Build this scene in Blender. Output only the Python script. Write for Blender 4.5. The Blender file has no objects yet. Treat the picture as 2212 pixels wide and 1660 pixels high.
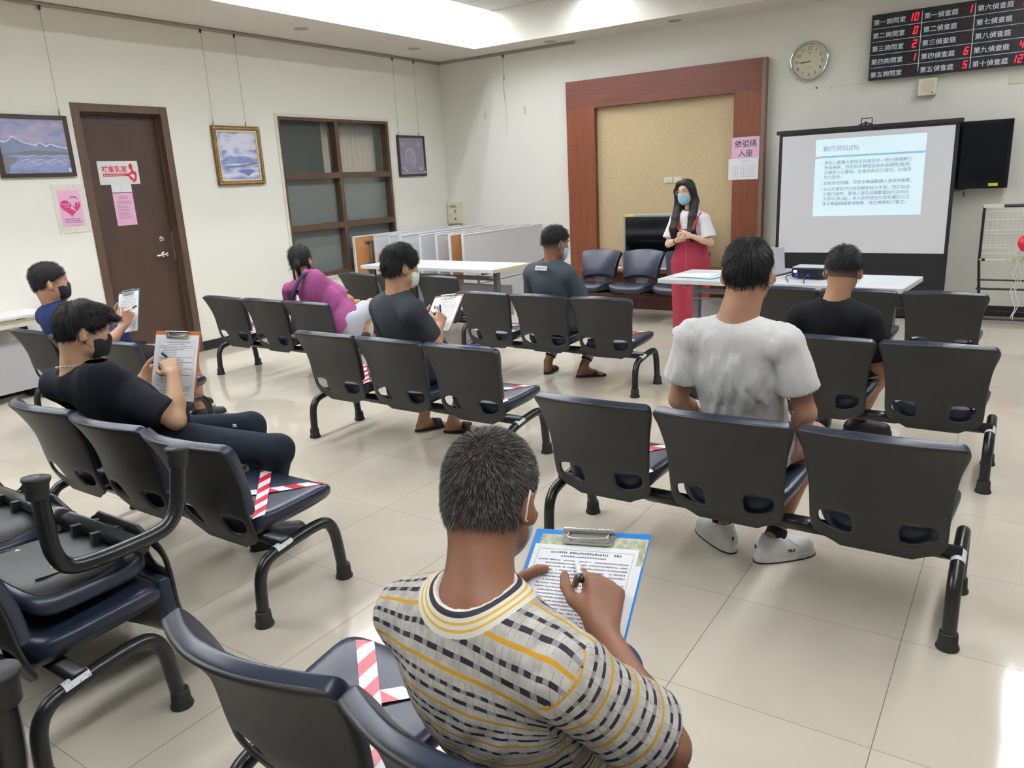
import bpy, bmesh, math, random
import numpy as np
from mathutils import Vector, Matrix
R = math.radians
PI = math.pi
C = bpy.context.scene.collection
S = bpy.context.scene

# ---------------------------------------------------------------- camera, world, exposure
cam_d = bpy.data.cameras.new('camera'); cam = bpy.data.objects.new('camera', cam_d); C.objects.link(cam)
_f, _pit, _rol, _yaw = 1651.01, 0.25995, -0.05106, -0.59659
cam_d.sensor_width = 36.0; cam_d.lens = _f/2212*36.0; cam_d.clip_start = 0.05; cam_d.clip_end = 100
_cy, _sy = math.cos(_yaw), math.sin(_yaw)
_fw = Vector((_sy*math.cos(_pit), _cy*math.cos(_pit), -math.sin(_pit)))
_r = Vector((_cy, -_sy, 0)); _u = _r.cross(_fw)
_c, _s = math.cos(_rol), math.sin(_rol)
_r2 = _c*_r + _s*_u; _u2 = -_s*_r + _c*_u
cam.matrix_world = Matrix(((_r2.x, _u2.x, -_fw.x, 7.21759), (_r2.y, _u2.y, -_fw.y, -9.19612), (_r2.z, _u2.z, -_fw.z, 1.59537), (0, 0, 0, 1)))
S.camera = cam
w = bpy.data.worlds.new('world'); S.world = w; w.use_nodes = True
w.node_tree.nodes['Background'].inputs[0].default_value = (.6, .7, .8, 1)
w.node_tree.nodes['Background'].inputs[1].default_value = 0.3
S.view_settings.view_transform = 'Standard'
S.view_settings.look = 'None'
S.view_settings.gamma = 1
S.view_settings.use_curve_mapping = False
S.view_settings.exposure = 0.0
TUBE_POWER = 104.0

# ---------------------------------------------------------------- helpers
def hexc(h):
    h = h.lstrip('#'); v = [int(h[i:i+2], 16)/255 for i in (0, 2, 4)]
    return tuple((c/12.92 if c <= .04045 else ((c+.055)/1.055)**2.4) for c in v) + (1,)
_m = {}
def mat(name, col='#888888', rough=.6, metal=0., spec=.5, emit=None, es=0., noise=None, bump=None, alpha=1., trans=0., coat=0., sheen=0., ior=1.45):
    """noise=(scale, other colour, detail, lo, hi); bump=(scale, strength, distance, stretch xyz)"""
    if name in _m: return _m[name]
    m = bpy.data.materials.new(name); m.use_nodes = True; _m[name] = m
    nt = m.node_tree; N = nt.nodes; L = nt.links; b = N['Principled BSDF']
    b.inputs['Base Color'].default_value = hexc(col); b.inputs['Roughness'].default_value = rough
    b.inputs['Metallic'].default_value = metal; b.inputs['Specular IOR Level'].default_value = spec
    b.inputs['IOR'].default_value = ior
    b.inputs['Alpha'].default_value = alpha; b.inputs['Transmission Weight'].default_value = trans
    b.inputs['Coat Weight'].default_value = coat; b.inputs['Sheen Weight'].default_value = sheen
    if emit: b.inputs['Emission Color'].default_value = hexc(emit); b.inputs['Emission Strength'].default_value = es
    tc = None
    if noise or bump: tc = N.new('ShaderNodeTexCoord')
    if noise:
        sc, c2, det, lo, hi = noise[:5]
        n = N.new('ShaderNodeTexNoise'); n.inputs['Scale'].default_value = sc; n.inputs['Detail'].default_value = det
        if len(noise) > 5:
            mp = N.new('ShaderNodeMapping'); mp.inputs['Scale'].default_value = noise[5]
            L.new(tc.outputs['Object'], mp.inputs[0]); L.new(mp.outputs[0], n.inputs['Vector'])
        else: L.new(tc.outputs['Object'], n.inputs['Vector'])
        r = N.new('ShaderNodeValToRGB'); r.color_ramp.elements[0].position = lo; r.color_ramp.elements[1].position = hi
        r.color_ramp.elements[0].color = hexc(col); r.color_ramp.elements[1].color = hexc(c2)
        L.new(n.outputs[0], r.inputs[0]); L.new(r.outputs[0], b.inputs['Base Color'])
    if bump:
        n = N.new('ShaderNodeTexNoise'); n.inputs['Scale'].default_value = bump[0]; n.inputs['Detail'].default_value = 3
        if len(bump) > 3:
            mp = N.new('ShaderNodeMapping'); mp.inputs['Scale'].default_value = bump[3]
            L.new(tc.outputs['Object'], mp.inputs[0]); L.new(mp.outputs[0], n.inputs['Vector'])
        else: L.new(tc.outputs['Object'], n.inputs['Vector'])
        bp = N.new('ShaderNodeBump'); bp.inputs['Strength'].default_value = bump[1]; bp.inputs['Distance'].default_value = bump[2]
        L.new(n.outputs[0], bp.inputs['Height']); L.new(bp.outputs[0], b.inputs['Normal'])
    return m
def mathn(nt, op, a, b=None):
    n = nt.nodes.new('ShaderNodeMath'); n.operation = op
    for i, v in enumerate((a, b)):
        if v is None: continue
        if isinstance(v, (int, float)): n.inputs[i].default_value = v
        else: nt.links.new(v, n.inputs[i])
    return n.outputs[0]
def mixc(nt, fac, a, b):
    n = nt.nodes.new('ShaderNodeMix'); n.data_type = 'RGBA'
    nt.links.new(fac, n.inputs[0])
    for i, v in ((6, a), (7, b)):
        if isinstance(v, tuple): n.inputs[i].default_value = v
        else: nt.links.new(v, n.inputs[i])
    return n.outputs[2]

def tag(o, label=None, cat=None, group=None, kind=None):
    if label: o['label'] = label
    if cat: o['category'] = cat
    if group: o['group'] = group
    if kind: o['kind'] = kind
    return o
def thing(name, label, cat, loc=(0, 0, 0), rz=0, group=None, rot=None):
    o = bpy.data.objects.new(name, None); C.objects.link(o); o.empty_display_size = .1
    o.location = loc; o.rotation_euler = rot if rot else (0, 0, rz)
    return tag(o, label, cat, group)
class MB:
    """mesh collector"""
    def __init__(s): s.v = []; s.f = []; s.uv = None
    def add(s, vs, fs):
        b = len(s.v); s.v += [tuple(v) for v in vs]; s.f += [tuple(b+i for i in f) for f in fs]; return s
    def box(s, x0, x1, y0, y1, z0, z1, M=None):
        vs = [(x, y, z) for x in (x0, x1) for y in (y0, y1) for z in (z0, z1)]
        if M: vs = [M @ Vector(v) for v in vs]
        return s.add(vs, [(0, 1, 3, 2), (4, 6, 7, 5), (0, 4, 5, 1), (2, 3, 7, 6), (0, 2, 6, 4), (1, 5, 7, 3)])
    def tube(s, pts, r, n=12, cap=True):
        pts = [Vector(p) for p in pts]; rs = r if isinstance(r, (list, tuple)) else [r]*len(pts)
        rings = []; t0 = (pts[1]-pts[0]).normalized()
        a = t0.orthogonal().normalized()
        for i, p in enumerate(pts):
            t = ((pts[min(i+1, len(pts)-1)]-p).normalized() + (p-pts[max(i-1, 0)]).normalized()).normalized() if 0 < i < len(pts)-1 else ((pts[i+1]-p) if i == 0 else (p-pts[i-1])).normalized()
            a = (a - a.dot(t)*t).normalized(); b = t.cross(a)
            rings.append([p + rs[i]*(math.cos(2*PI*k/n)*a + math.sin(2*PI*k/n)*b) for k in range(n)])
        vs = [v for ring in rings for v in ring]; fs = []
        for i in range(len(pts)-1):
            for k in range(n):
                k2 = (k+1) % n; fs.append((i*n+k, i*n+k2, (i+1)*n+k2, (i+1)*n+k))
        if cap: fs.append(tuple(reversed(range(n)))); fs.append(tuple((len(pts)-1)*n+k for k in range(n)))
        return s.add(vs, fs)
    def lathe(s, prof, n=24, M=None, axis='z'):
        vs = []; fs = []
        for (r, z) in prof:
            for k in range(n):
                a = 2*PI*k/n; v = (r*math.cos(a), r*math.sin(a), z)
                if axis == 'y': v = (v[0], v[2], v[1])
                vs.append(v)
        for i in range(len(prof)-1):
            for k in range(n):
                k2 = (k+1) % n; fs.append((i*n+k, i*n+k2, (i+1)*n+k2, (i+1)*n+k))
        fs.append(tuple(reversed(range(n)))); fs.append(tuple((len(prof)-1)*n+k for k in range(n)))
        if M: vs = [M @ Vector(v) for v in vs]
        return s.add(vs, fs)
    def prism(s, poly, d, M=None):
        """poly in xz plane extruded along y from 0 to d"""
        n = len(poly); vs = [(x, 0, z) for x, z in poly] + [(x, d, z) for x, z in poly]
        if M: vs = [M @ Vector(v) for v in vs]
        return s.add(vs, [tuple(range(n)), tuple(reversed(range(n, 2*n)))] + [(i, i+n, (i+1) % n+n, (i+1) % n) for i in range(n)])
    def build(s, name, m, parent=None, smooth=False, bevel=0, sub=0, label=None, loc=None):
        me = bpy.data.meshes.new(name); me.from_pydata([tuple(v) for v in s.v], [], s.f)
        bm = bmesh.new(); bm.from_mesh(me); bmesh.ops.recalc_face_normals(bm, faces=bm.faces); bm.to_mesh(me); bm.free()
        me.materials.append(m)
        if smooth: me.polygons.foreach_set('use_smooth', [True]*len(me.polygons))
        o = bpy.data.objects.new(name, me); C.objects.link(o)
        if parent: o.parent = parent
        if loc: o.location = loc
        if bevel:
            b = o.modifiers.new('b', 'BEVEL'); b.width = bevel; b.segments = 2; b.limit_method = 'ANGLE'; b.angle_limit = R(40)
        if sub: q = o.modifiers.new('s', 'SUBSURF'); q.levels = sub; q.render_levels = sub
        if label: o['label'] = label
        return o
def struct(name, mb, m, parent=None, **k):
    o = mb.build(name, m, parent, **k)
    if not parent: o['kind'] = 'structure'
    return o
def copy_tree(o, parent=None):
    c = o.copy(); C.objects.link(c)
    if parent: c.parent = parent
    for ch in list(o.children):
        copy_tree(ch, c)
    return c
def smoothpath(pts, n=6):
    """Catmull-Rom"""
    P = [Vector(p) for p in pts]; out = []
    for i in range(len(P)-1):
        p0 = P[max(i-1, 0)]; p1 = P[i]; p2 = P[i+1]; p3 = P[min(i+2, len(P)-1)]
        for k in range(n):
            t = k/n; out.append(.5*((2*p1)+(-p0+p2)*t+(2*p0-5*p1+4*p2-p3)*t*t+(-p0+3*p1-3*p2+p3)*t**3))
    out.append(P[-1]); return out
def text(body, size, m, parent, name='lettering', loc=(0, 0, 0), rot=(PI/2, 0, 0), ext=.0004, align='LEFT', space=1., bold=0., sx=1., line=1.):
    cu = bpy.data.curves.new('t', 'FONT'); cu.body = body; cu.size = 1.0; cu.extrude = ext/size; cu.align_x = align
    cu.space_character = space; cu.offset = min(bold/size, .014); cu.space_line = line; cu.resolution_u = 2
    o = bpy.data.objects.new('t', cu); C.objects.link(o)
    dg = bpy.context.evaluated_depsgraph_get(); dg.update()
    me = bpy.data.meshes.new_from_object(o.evaluated_get(dg)); me.name = name
    bpy.data.objects.remove(o)
    me.transform(Matrix.Scale(size, 4)); me.materials.clear(); me.materials.append(m)
    t = bpy.data.objects.new(name, me); C.objects.link(t); t.parent = parent; t.location = loc; t.rotation_euler = rot; t.scale = (sx, 1, 1)
    return t

# ---------------------------------------------------------------- materials of the room
def wall_mat():
    m = mat('wall_paint', '#ebe9de', .75, bump=(220, .12, .0006))
    return m
M_wall = wall_mat()
M_soffit = mat('soffit_paint', '#e9e5da', .8)
def floor_mat():
    m = bpy.data.materials.new('floor_tiles'); m.use_nodes = True; nt = m.node_tree; N = nt.nodes; L = nt.links; b = N['Principled BSDF']
    tc = N.new('ShaderNodeTexCoord'); sp = N.new('ShaderNodeSeparateXYZ'); L.new(tc.outputs['Object'], sp.inputs[0])
    ux = mathn(nt, 'DIVIDE', mathn(nt, 'SUBTRACT', sp.outputs[0], 6.39600-6.0), .6); uy = mathn(nt, 'DIVIDE', mathn(nt, 'SUBTRACT', sp.outputs[1], -6.56600-12.0), .6)
    def edge(u, wd):
        f = mathn(nt, 'FRACT', u); d = mathn(nt, 'MINIMUM', f, mathn(nt, 'SUBTRACT', 1.0, f)); return mathn(nt, 'LESS_THAN', d, wd)
    e1 = edge(ux, .0022); e2 = edge(uy, .0016)
    e = mathn(nt, 'MAXIMUM', e1, e2)
    cx = N.new('ShaderNodeCombineXYZ'); L.new(mathn(nt, 'FLOOR', ux), cx.inputs[0]); L.new(mathn(nt, 'FLOOR', uy), cx.inputs[1])
    wn = N.new('ShaderNodeTexWhiteNoise'); wn.noise_dimensions = '3D'; L.new(cx.outputs[0], wn.inputs['Vector'])
    n1 = N.new('ShaderNodeTexNoise'); n1.inputs['Scale'].default_value = 1.7; n1.inputs['Detail'].default_value = 5; n1.inputs['Distortion'].default_value = .8
    va = N.new('ShaderNodeVectorMath'); va.operation = 'MULTIPLY_ADD'; L.new(wn.outputs['Color'], va.inputs[0]); va.inputs[1].default_value = (7, 7, 7); L.new(tc.outputs['Object'], va.inputs[2])
    L.new(va.outputs[0], n1.inputs['Vector'])
    r = N.new('ShaderNodeValToRGB'); r.color_ramp.elements[0].position = .3; r.color_ramp.elements[1].position = .72
    r.color_ramp.elements[0].color = hexc('#c6bdab'); r.color_ramp.elements[1].color = hexc('#d0c8b7'); L.new(n1.outputs[0], r.inputs[0])
    n2 = N.new('ShaderNodeTexNoise'); n2.inputs['Scale'].default_value = 34; n2.inputs['Detail'].default_value = 2; L.new(tc.outputs['Object'], n2.inputs['Vector'])
    gt = mathn(nt, 'GREATER_THAN', n2.outputs[0], .79)
    c1 = mixc(nt, gt, r.outputs[0], hexc('#b0a591'))
    L.new(mixc(nt, e, c1, hexc('#6f6759')), b.inputs['Base Color'])
    rr = N.new('ShaderNodeMapRange'); L.new(n1.outputs[0], rr.inputs[0]); rr.inputs[3].default_value = .035; rr.inputs[4].default_value = .11
    L.new(mathn(nt, 'MAXIMUM', rr.outputs[0], mathn(nt, 'MULTIPLY', e, .6)), b.inputs['Roughness'])
    b.inputs['Specular IOR Level'].default_value = .5
    bp = N.new('ShaderNodeBump'); bp.inputs['Strength'].default_value = .5; bp.inputs['Distance'].default_value = .001; bp.invert = True
    L.new(e, bp.inputs['Height']); L.new(bp.outputs[0], b.inputs['Normal'])
    return m
M_floor = floor_mat()
M_brown = mat('brown_frame', '#574436', .45, noise=(30, '#4b3a2e', 3, .3, .7, (1, 1, .1)))
M_door = mat('door_leaf', '#463329', .5, noise=(14, '#3d2c23', 3, .3, .7, (1, 1, .2)))
M_black = mat('black_base', '#1d1b1c', .4)
def wood(name, c1, c2, sc=(18, 18, .7), rough=.4):
    return mat(name, c1, rough, noise=(3.0, c2, 4, .3, .7, sc), spec=.4)
M_woodv = wood('reddish_wood_vertical', '#78442c', '#663822')
M_woodh = wood('reddish_wood_horizontal', '#6c3e30', '#5d3427', (.7, 18, 18))
M_beige = mat('beige_panel', '#c9b690', .75, noise=(60, '#bea983', 3, .35, .65), bump=(160, .4, .001))
M_alu = mat('aluminium', '#b8babc', .35, metal=.9)
M_chrome = mat('chrome', '#d8d8d8', .15, metal=1)
M_white = mat('white_plastic', '#e8e8e6', .4)
M_paper = mat('paper', '#f2f2f4', .7)
M_ink = mat('ink', '#3a3a40', .7)
M_cream = mat('cream_plastic', '#e0dac2', .5)
M_curtain = mat('curtain', '#e6dac4', .9)

# ---------------------------------------------------------------- room shell
RX, FY, HC, HT = 11.2, -13.2, 3.26100, 3.67
struct('floor', MB().box(-1.6, RX+.1, FY-.1, .1, -.1, 0), M_floor)
# left wall with openings for the door and the window
DY0, DY1, DZ = -5.335, -4.395, 2.46     # outer door frame
WY0, WY1, WZ0, WZ1 = -3.03, -1.19, .56, 2.43
wl = MB()
for (a, b, z0, z1) in [(FY, DY0, 0, HC), (DY0, DY1, DZ, HC), (DY1, WY0, 0, HC), (WY0, WY1, 0, WZ0), (WY0, WY1, WZ1, HC), (WY1, 0.15, 0, HC)]:
    wl.box(-.15, 0, a, b, z0, z1)
struct('wall_left', wl, M_wall)
wb = MB(); wb.box(-.15, RX, 0, .15, 0, HC); struct('wall_back', wb, M_wall)
wr = MB(); wr.box(RX, RX+.15, FY, .15, 0, HC); struct('wall_right', wr, M_wall)
wf = MB()
for (a, b, z0, z1) in [(-.15, 2, 0, HC), (2, RX-1.4, 2.5, HC), (RX-1.4, RX+.15, 0, HC), (2, RX-1.4, 0, .3)]: wf.box(a, b, FY-.15, FY, z0, z1)
struct('wall_front', wf, M_wall)
g = MB().box(2, RX-1.4, FY-.08, FY-.07, .3, 2.5)
TX0, TX1, TY0, TY1 = 1.0, 7.77, FY+.55, -.515
so = MB()
so.box(0, TX0, FY, 0, HC, HC+.02); so.box(TX1, RX, FY, 0, HC, HC+.02); so.box(TX0, TX1, TY1, 0, HC, HC+.02); so.box(TX0, TX1, FY, TY0, HC, HC+.02)
so.box(TX0-.02, TX0, TY0, TY1, HC+.02, HT+.3); so.box(TX1, TX1+.02, TY0, TY1, HC+.02, HT+.3); so.box(TX0-.02, TX1+.02, TY1, TY1+.02, HC+.02, HT+.3); so.box(TX0-.02, TX1+.02, TY0-.02, TY0, HC+.02, HT+.3)
struct('ceiling', so, M_soffit)
# upper grid ceiling with recesses for the lights
def ceil_mat():
    m = bpy.data.materials.new('ceiling_panels'); m.use_nodes = True; nt = m.node_tree; b = nt.nodes['Principled BSDF']
    tc = nt.nodes.new('ShaderNodeTexCoord'); sp = nt.nodes.new('ShaderNodeSeparateXYZ'); nt.links.new(tc.outputs['Object'], sp.inputs[0])
    def edge(o, off):
        f = mathn(nt, 'FRACT', mathn(nt, 'DIVIDE', mathn(nt, 'ADD', o, off), .6)); return mathn(nt, 'LESS_THAN', mathn(nt, 'MINIMUM', f, mathn(nt, 'SUBTRACT', 1.0, f)), .014)
    e = mathn(nt, 'MAXIMUM', edge(sp.outputs[0], 60-1.3), edge(sp.outputs[1], 60+.515))
    nt.links.new(mixc(nt, e, hexc('#d5d5d3'), hexc('#9a9a98')), b.inputs['Base Color']); b.inputs['Roughness'].default_value = .8
    return m
cg = MB()
ROWX = [1.005, 2.7, 7.46]  # middle row is unseen, added to brighten the left wall
xs = [TX0]
LY = [(-.52-1.22*k, -.52-1.22*k-1.19) for k in range(9)]
for rx in ROWX: xs += [rx, rx+.30]
xs.append(TX1)
for i in range(len(xs)-1):
    if i % 2 == 0: cg.box(xs[i], xs[i+1], TY0, TY1, HT, HT+.02)
    else:
        prev = TY1
        for a, b in LY:
            if prev-a > .001: cg.box(xs[i], xs[i+1], a, prev, HT, HT+.02)
            prev = b
        cg.box(xs[i], xs[i+1], TY0, prev, HT, HT+.02)
struct('ceiling', cg, ceil_mat())
# ceiling lights
M_tube = mat('fluorescent_tube', '#ffffff', .5, emit='#f4f8ff', es=TUBE_POWER)
M_refl = mat('light_reflector', '#e9e9ec', .25, metal=.6)
M_lhouse = mat('light_housing', '#eeeeee', .5)
def make_light():
    t = thing('ceiling_light', 'recessed louvred strip light in the raised ceiling', 'light')
    h = MB()
    for (x0, x1, y0, y1) in [(0, .008, -1.19, 0), (.292, .3, -1.19, 0), (0, .3, -.008, 0), (0, .3, -1.19, -1.182)]: h.box(x0, x1, y0, y1, -.003, .1)
    h.box(0, .3, -1.19, 0, .092, .1); h.build('housing', M_lhouse, t)
    for x in (.085, .215):
        MB().tube([(x, -.03, .028), (x, -1.16, .028)], .013, 10).build('tube', M_tube, t, smooth=True)
    l = MB()
    for x in (.15,): l.box(x-.002, x+.002, -1.182, -.008, -.002, .012)
    for k in range(1, 20): l.box(.008, .292, -.008-1.174*k/20-.001, -.008-1.174*k/20+.001, -.002, .012)
    l.build('louvre', M_refl, t)
    return t
lt = make_light()
for i, rx in enumerate(ROWX):
    for j, (a, b) in enumerate(LY):
        o = lt if (i == 0 and j == 0) else copy_tree(lt)
        o.location = (rx, a, HT); o['group'] = 'recessed ceiling lights'
        if i == 0 and j == 0: o['label'] = 'louvred strip light in the inner corner of the raised ceiling, both tubes lit'
        elif i == 0 and j == 1: o['label'] = 'louvred strip light cut off by the top edge, next along from the corner one'
        else: o['label'] = 'louvred strip light in the raised ceiling, whose middle row is added to brighten the wall'
# downlights in the soffit
def downlight(x, y, label):
    t = thing('downlight', label, 'light', (x, y, HC), group='round downlights in the lower ceiling')
    MB().lathe([(.078, 0), (.078, -.004), (.066, -.006), (.062, -.002)], 32).build('trim_ring', mat('dl_ring', '#b9b6b4', .4), t, smooth=True)
    MB().lathe([(.06, -.001), (.055, -.003)], 32).build('lens', mat('dl_lens', '#9b9799', .3), t)
for x, y, l in [(.568, -3.04, 'unlit round downlight in the lower ceiling above the gold framed picture'), (.537, -1.16, 'unlit round downlight in the lower ceiling near the room corner'), (1.952, -.2, 'unlit round downlight in the lower ceiling just right of the room corner'), (3.616, -.22, 'unlit round downlight above the reddish wooden surround')]: downlight(x, y, l)
# picture rails
M_rail = mat('picture_rail', '#a9a395', .5)
MB().box(0, .022, -9, -.02, HC-.035, HC-.006).build('trim_1', M_rail)['kind'] = 'structure'
MB().box(.02, 2.2, -.022, 0, HC-.035, HC-.006).build('trim_2', M_rail)['kind'] = 'structure'
# baseboards
struct('baseboard_left', MB().box(0, .012, DY1, 0, 0, .1).box(0, .012, FY, DY0, 0, .1), M_black)
bb = MB().box(0, 2.12, -.012, 0, 0, .11).box(4.66, RX, -.012, 0, 0, .11); struct('baseboard_back', bb, M_black)
bb = MB()
for k in range(20): bb.box(5.0+k*.3, 5.0+k*.3+.004, -.014, -.012, 0, .055)
bb.box(4.66, RX, -.016, -.012, .053, .058); struct('trim_3', bb, mat('skirting_joint', '#55524e', .5))
# ---------------------------------------------------------------- left wall: door
WL = PI/2
def onleft(name, label, cat, y, z, x=0., group=None): return thing(name, label, cat, (x, y, z), WL, group)
def onback(name, label, cat, x, z, y=0., group=None): return thing(name, label, cat, (x, y, z), 0, group)
dr = bpy.data.objects.new('door_1', None); C.objects.link(dr); dr.location = (0, DY0, 0); dr.rotation_euler = (0, 0, WL); dr['kind'] = 'structure'
DW = DY1-DY0
f = MB()
f.box(0, .075, -.012, .14, 0, DZ); f.box(DW-.075, DW, -.012, .14, 0, DZ); f.box(.075, DW-.075, -.012, .14, DZ-.07, DZ)
f.build('door_frame', M_brown, dr, bevel=.002)
f = MB(); f.box(.075, .09, .06, .1, 0, DZ-.07); f.box(DW-.09, DW-.075, .06, .1, 0, DZ-.07); f.box(.09, DW-.09, .06, .1, DZ-.085, DZ-.07)
f.build('door_stop', M_brown, dr)
MB().box(.078, DW-.078, .1, .138, .004, DZ-.074).build('door_leaf', M_door, dr)
h = MB(); h.lathe([(.031, 0), (.031, -.006), (.022, -.01), (.014, -.014), (.012, -.05), (.02, -.055), (.02, -.066), (.012, -.07)], 24, axis='y')
h.tube(smoothpath([(0, -.06, 0), (-.03, -.062, .002), (-.07, -.06, -.002), (-.115, -.055, -.006)], 4), [.011]*4+[.011]*8+[.007], 10)
h.build('door_handle', M_chrome, dr, smooth=True, loc=(DW-.21, .1, 1.045))
h = MB(); h.lathe([(.028, 0), (.028, -.008), (.02, -.014), (.018, -.03), (.012, -.032)], 24, axis='y'); h.box(-.004, .004, -.042, -.03, -.014, .014)
h.build('deadbolt', M_chrome, dr, smooth=False, loc=(DW-.21, .1, 1.2))
MB().box(DW-.096, DW-.09, .085, .1, .98, 1.27).build('strike_plate', M_alu, dr)
# sign, blank tile, pink sheet on the leaf (leaf face at x=-.1)
M_red = mat('sign_red', '#c83048', .5); M_pink = mat('pink_paper', '#e9b3cd', .7); M_mag = mat('magenta_print', '#c23a78', .6); M_navyink = mat('navy_ink', '#3b3482', .6)
sg = onleft('door_sign', 'white acrylic nursing room sign with red lettering and figure on the brown door', 'sign', -5.13, 1.745, -.1)
MB().box(0, .40, -.004, 0, 0, .215).build('sign_board', mat('sign_white', '#e4e4de', .3), sg)
text('哺集乳室', .066, M_red, sg, 'lettering', (.035, -.0045, .115), bold=.0012, sx=.95)
MB().box(.04, .285, -.0052, -.004, .075, .1).build('title_bar', M_red, sg)
text('Breastfeeding Room', .022, mat('sign_white', ''), sg, 'lettering', (.046, -.0057, .0805), sx=1.12)
def disc(cx, cz, rx, rz, n=20, a0=0, tilt=0.):
    return [(cx+rx*math.cos(a)*math.cos(tilt)-rz*math.sin(a)*math.sin(tilt), cz+rx*math.cos(a)*math.sin(tilt)+rz*math.sin(a)*math.cos(tilt)) for a in [2*PI*k/n for k in range(n)]]
def M_off(y): return Matrix.Translation((0, y, 0))
e = MB(); e.prism(disc(.325, .165, .019, .028), .001, M_off(-.0052)); e.prism([(.33, .15), (.345, .14), (.35, .12), (.335, .118), (.32, .135)], .001, M_off(-.0052))
e.prism([(.305, .09), (.31, .115), (.335, .122), (.365, .118), (.378, .095), (.372, .06), (.36, .03), (.345, .018), (.335, .03), (.352, .06), (.355, .08), (.34, .095)], .001, M_off(-.0051))
e.prism(disc(.297, .09, .014, .014), .001, M_off(-.0052)); e.prism([(.285, .078), (.305, .082), (.335, .055), (.345, .04), (.33, .03), (.305, .042)], .001, M_off(-.0052))
e.prism([(.325, .028), (.34, .03), (.335, .012), (.322, .016)], .001, M_off(-.0052))
e.build('mother_figure', M_red, sg)
tl = onleft('sign_tile', 'pair of blank white slider tiles under the nursing room sign', 'sign', -5.03, 1.672, -.1)
MB().box(0, .098, -.004, 0, 0, .073).box(.1, .2, -.004, 0, 0, .073).build('tile_plate', M_white, tl)
pp = onleft('notice_sheet', 'pink printed notice sheet in a plastic sleeve below the sign on the door', 'notice', -5.03, 1.36, -.1)
MB().box(0, .2, -.002, 0, 0, .305).build('sheet', M_pink, pp)
def textlines(parent, x0, x1, zs, m, h=.006, y=-.0025, seed=1, name='printed_lines', gap=.3):
    """printed characters too small to read: a row of tiny glyph blocks per line"""
    rg = random.Random(seed); b = MB()
    for z in zs:
        x = x0
        xe = x1-(x1-x0)*(rg.random()*gap)
        while x < xe:
            wd = h*(.55+.4*rg.random()); b.box(x, x+wd, y-.0003, y, z, z+h*(.6+.35*rg.random())); x += wd+h*.28
    return b.build(name, m, parent)
M_greyink = mat('grey_ink', '#8d7f92', .8)
textlines(pp, .055, .15, [.265, .25], M_greyink, .008); textlines(pp, .028, .175, [.225, .213, .2, .178, .165, .15, .138, .118, .106, .094, .076, .064], M_greyink, .006, seed=4)
# poster left of the door
po = onleft('poster', 'pink breastfeeding poster with magenta heart on an acrylic board beside the door', 'poster', -5.635, 1.335, 0)
MB().box(0, .285, -.006, 0, 0, .425).build('acrylic_board', mat('acrylic', '#e6e1d6', .12, spec=.6), po)
MB().box(.04, .24, -.0075, -.006, .055, .375).build('sheet', M_pink, po)
hp = []
for k in range(40):
    t = 2*PI*k/40; x = 16*math.sin(t)**3; z = 13*math.cos(t)-5*math.cos(2*t)-2*math.cos(3*t)-math.cos(4*t)
    hp.append((.138+x*.0056, .225+z*.0052))
MB().prism(hp, .001, M_off(-.0085)).build('heart', M_mag, po)
h = MB(); h.prism(disc(.178, .262, .034, .034), .0006, M_off(-.0092)); h.prism([(.15, .25), (.168, .205), (.185, .19), (.165, .192), (.125, .22), (.14, .225)], .0006, M_off(-.0092)); h.build('hand_emblem', M_pink, po)
MB().prism(disc(.19, .248, .012, .02, tilt=-.3), .0006, M_off(-.0099)).prism([(.178, .225), (.188, .23), (.178, .205)], .0006, M_off(-.0099)).build('hand_shadow', M_mag, po)
text('優良哺集乳室', .017, M_pink, po, 'lettering', (.058, -.0091, .245)); text('認 證', .018, M_pink, po, 'lettering', (.085, -.0091, .223))
for k, ch in enumerate('哺乳媽咪心'):
    a = R(125-k*18); text(ch, .017, M_navyink, po, 'lettering', (.178+.045*math.cos(a)-.006, -.0078, .262+.045*math.sin(a)), rot=(PI/2, R(90)-a, 0), bold=.0004)
textlines(po, .068, .22, [.118, .103, .088], M_navyink, .008, -.0078, 7); textlines(po, .1, .2, [.062], M_greyink, .004, -.0078, 8)
sw = MB()
def swirl(cx, cz, r0, t0, t1, m=1): return [(cx+r0*(1-k/26)*math.cos(t0+(t1-t0)*k/20)*m, -.0068, cz+r0*(1-k/26)*math.sin(t0+(t1-t0)*k/20)) for k in range(21)]
for (cx, cz, r0, m) in [(.2, .395, .018, 1), (.15, .397, .014, -1), (.255, .37, .02, -1), (.262, .29, .014, 1), (.03, .12, .014, 1), (.025, .07, .016, -1), (.09, .025, .014, 1), (.15, .03, .018, -1), (.045, .03, .018, 1)]:
    sw.tube(swirl(cx, cz, r0, 0, 7, m), .0011, 5)
sw.build('swirl_ornament', mat('swirl', '#c9b4ae', .6), po)
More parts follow.
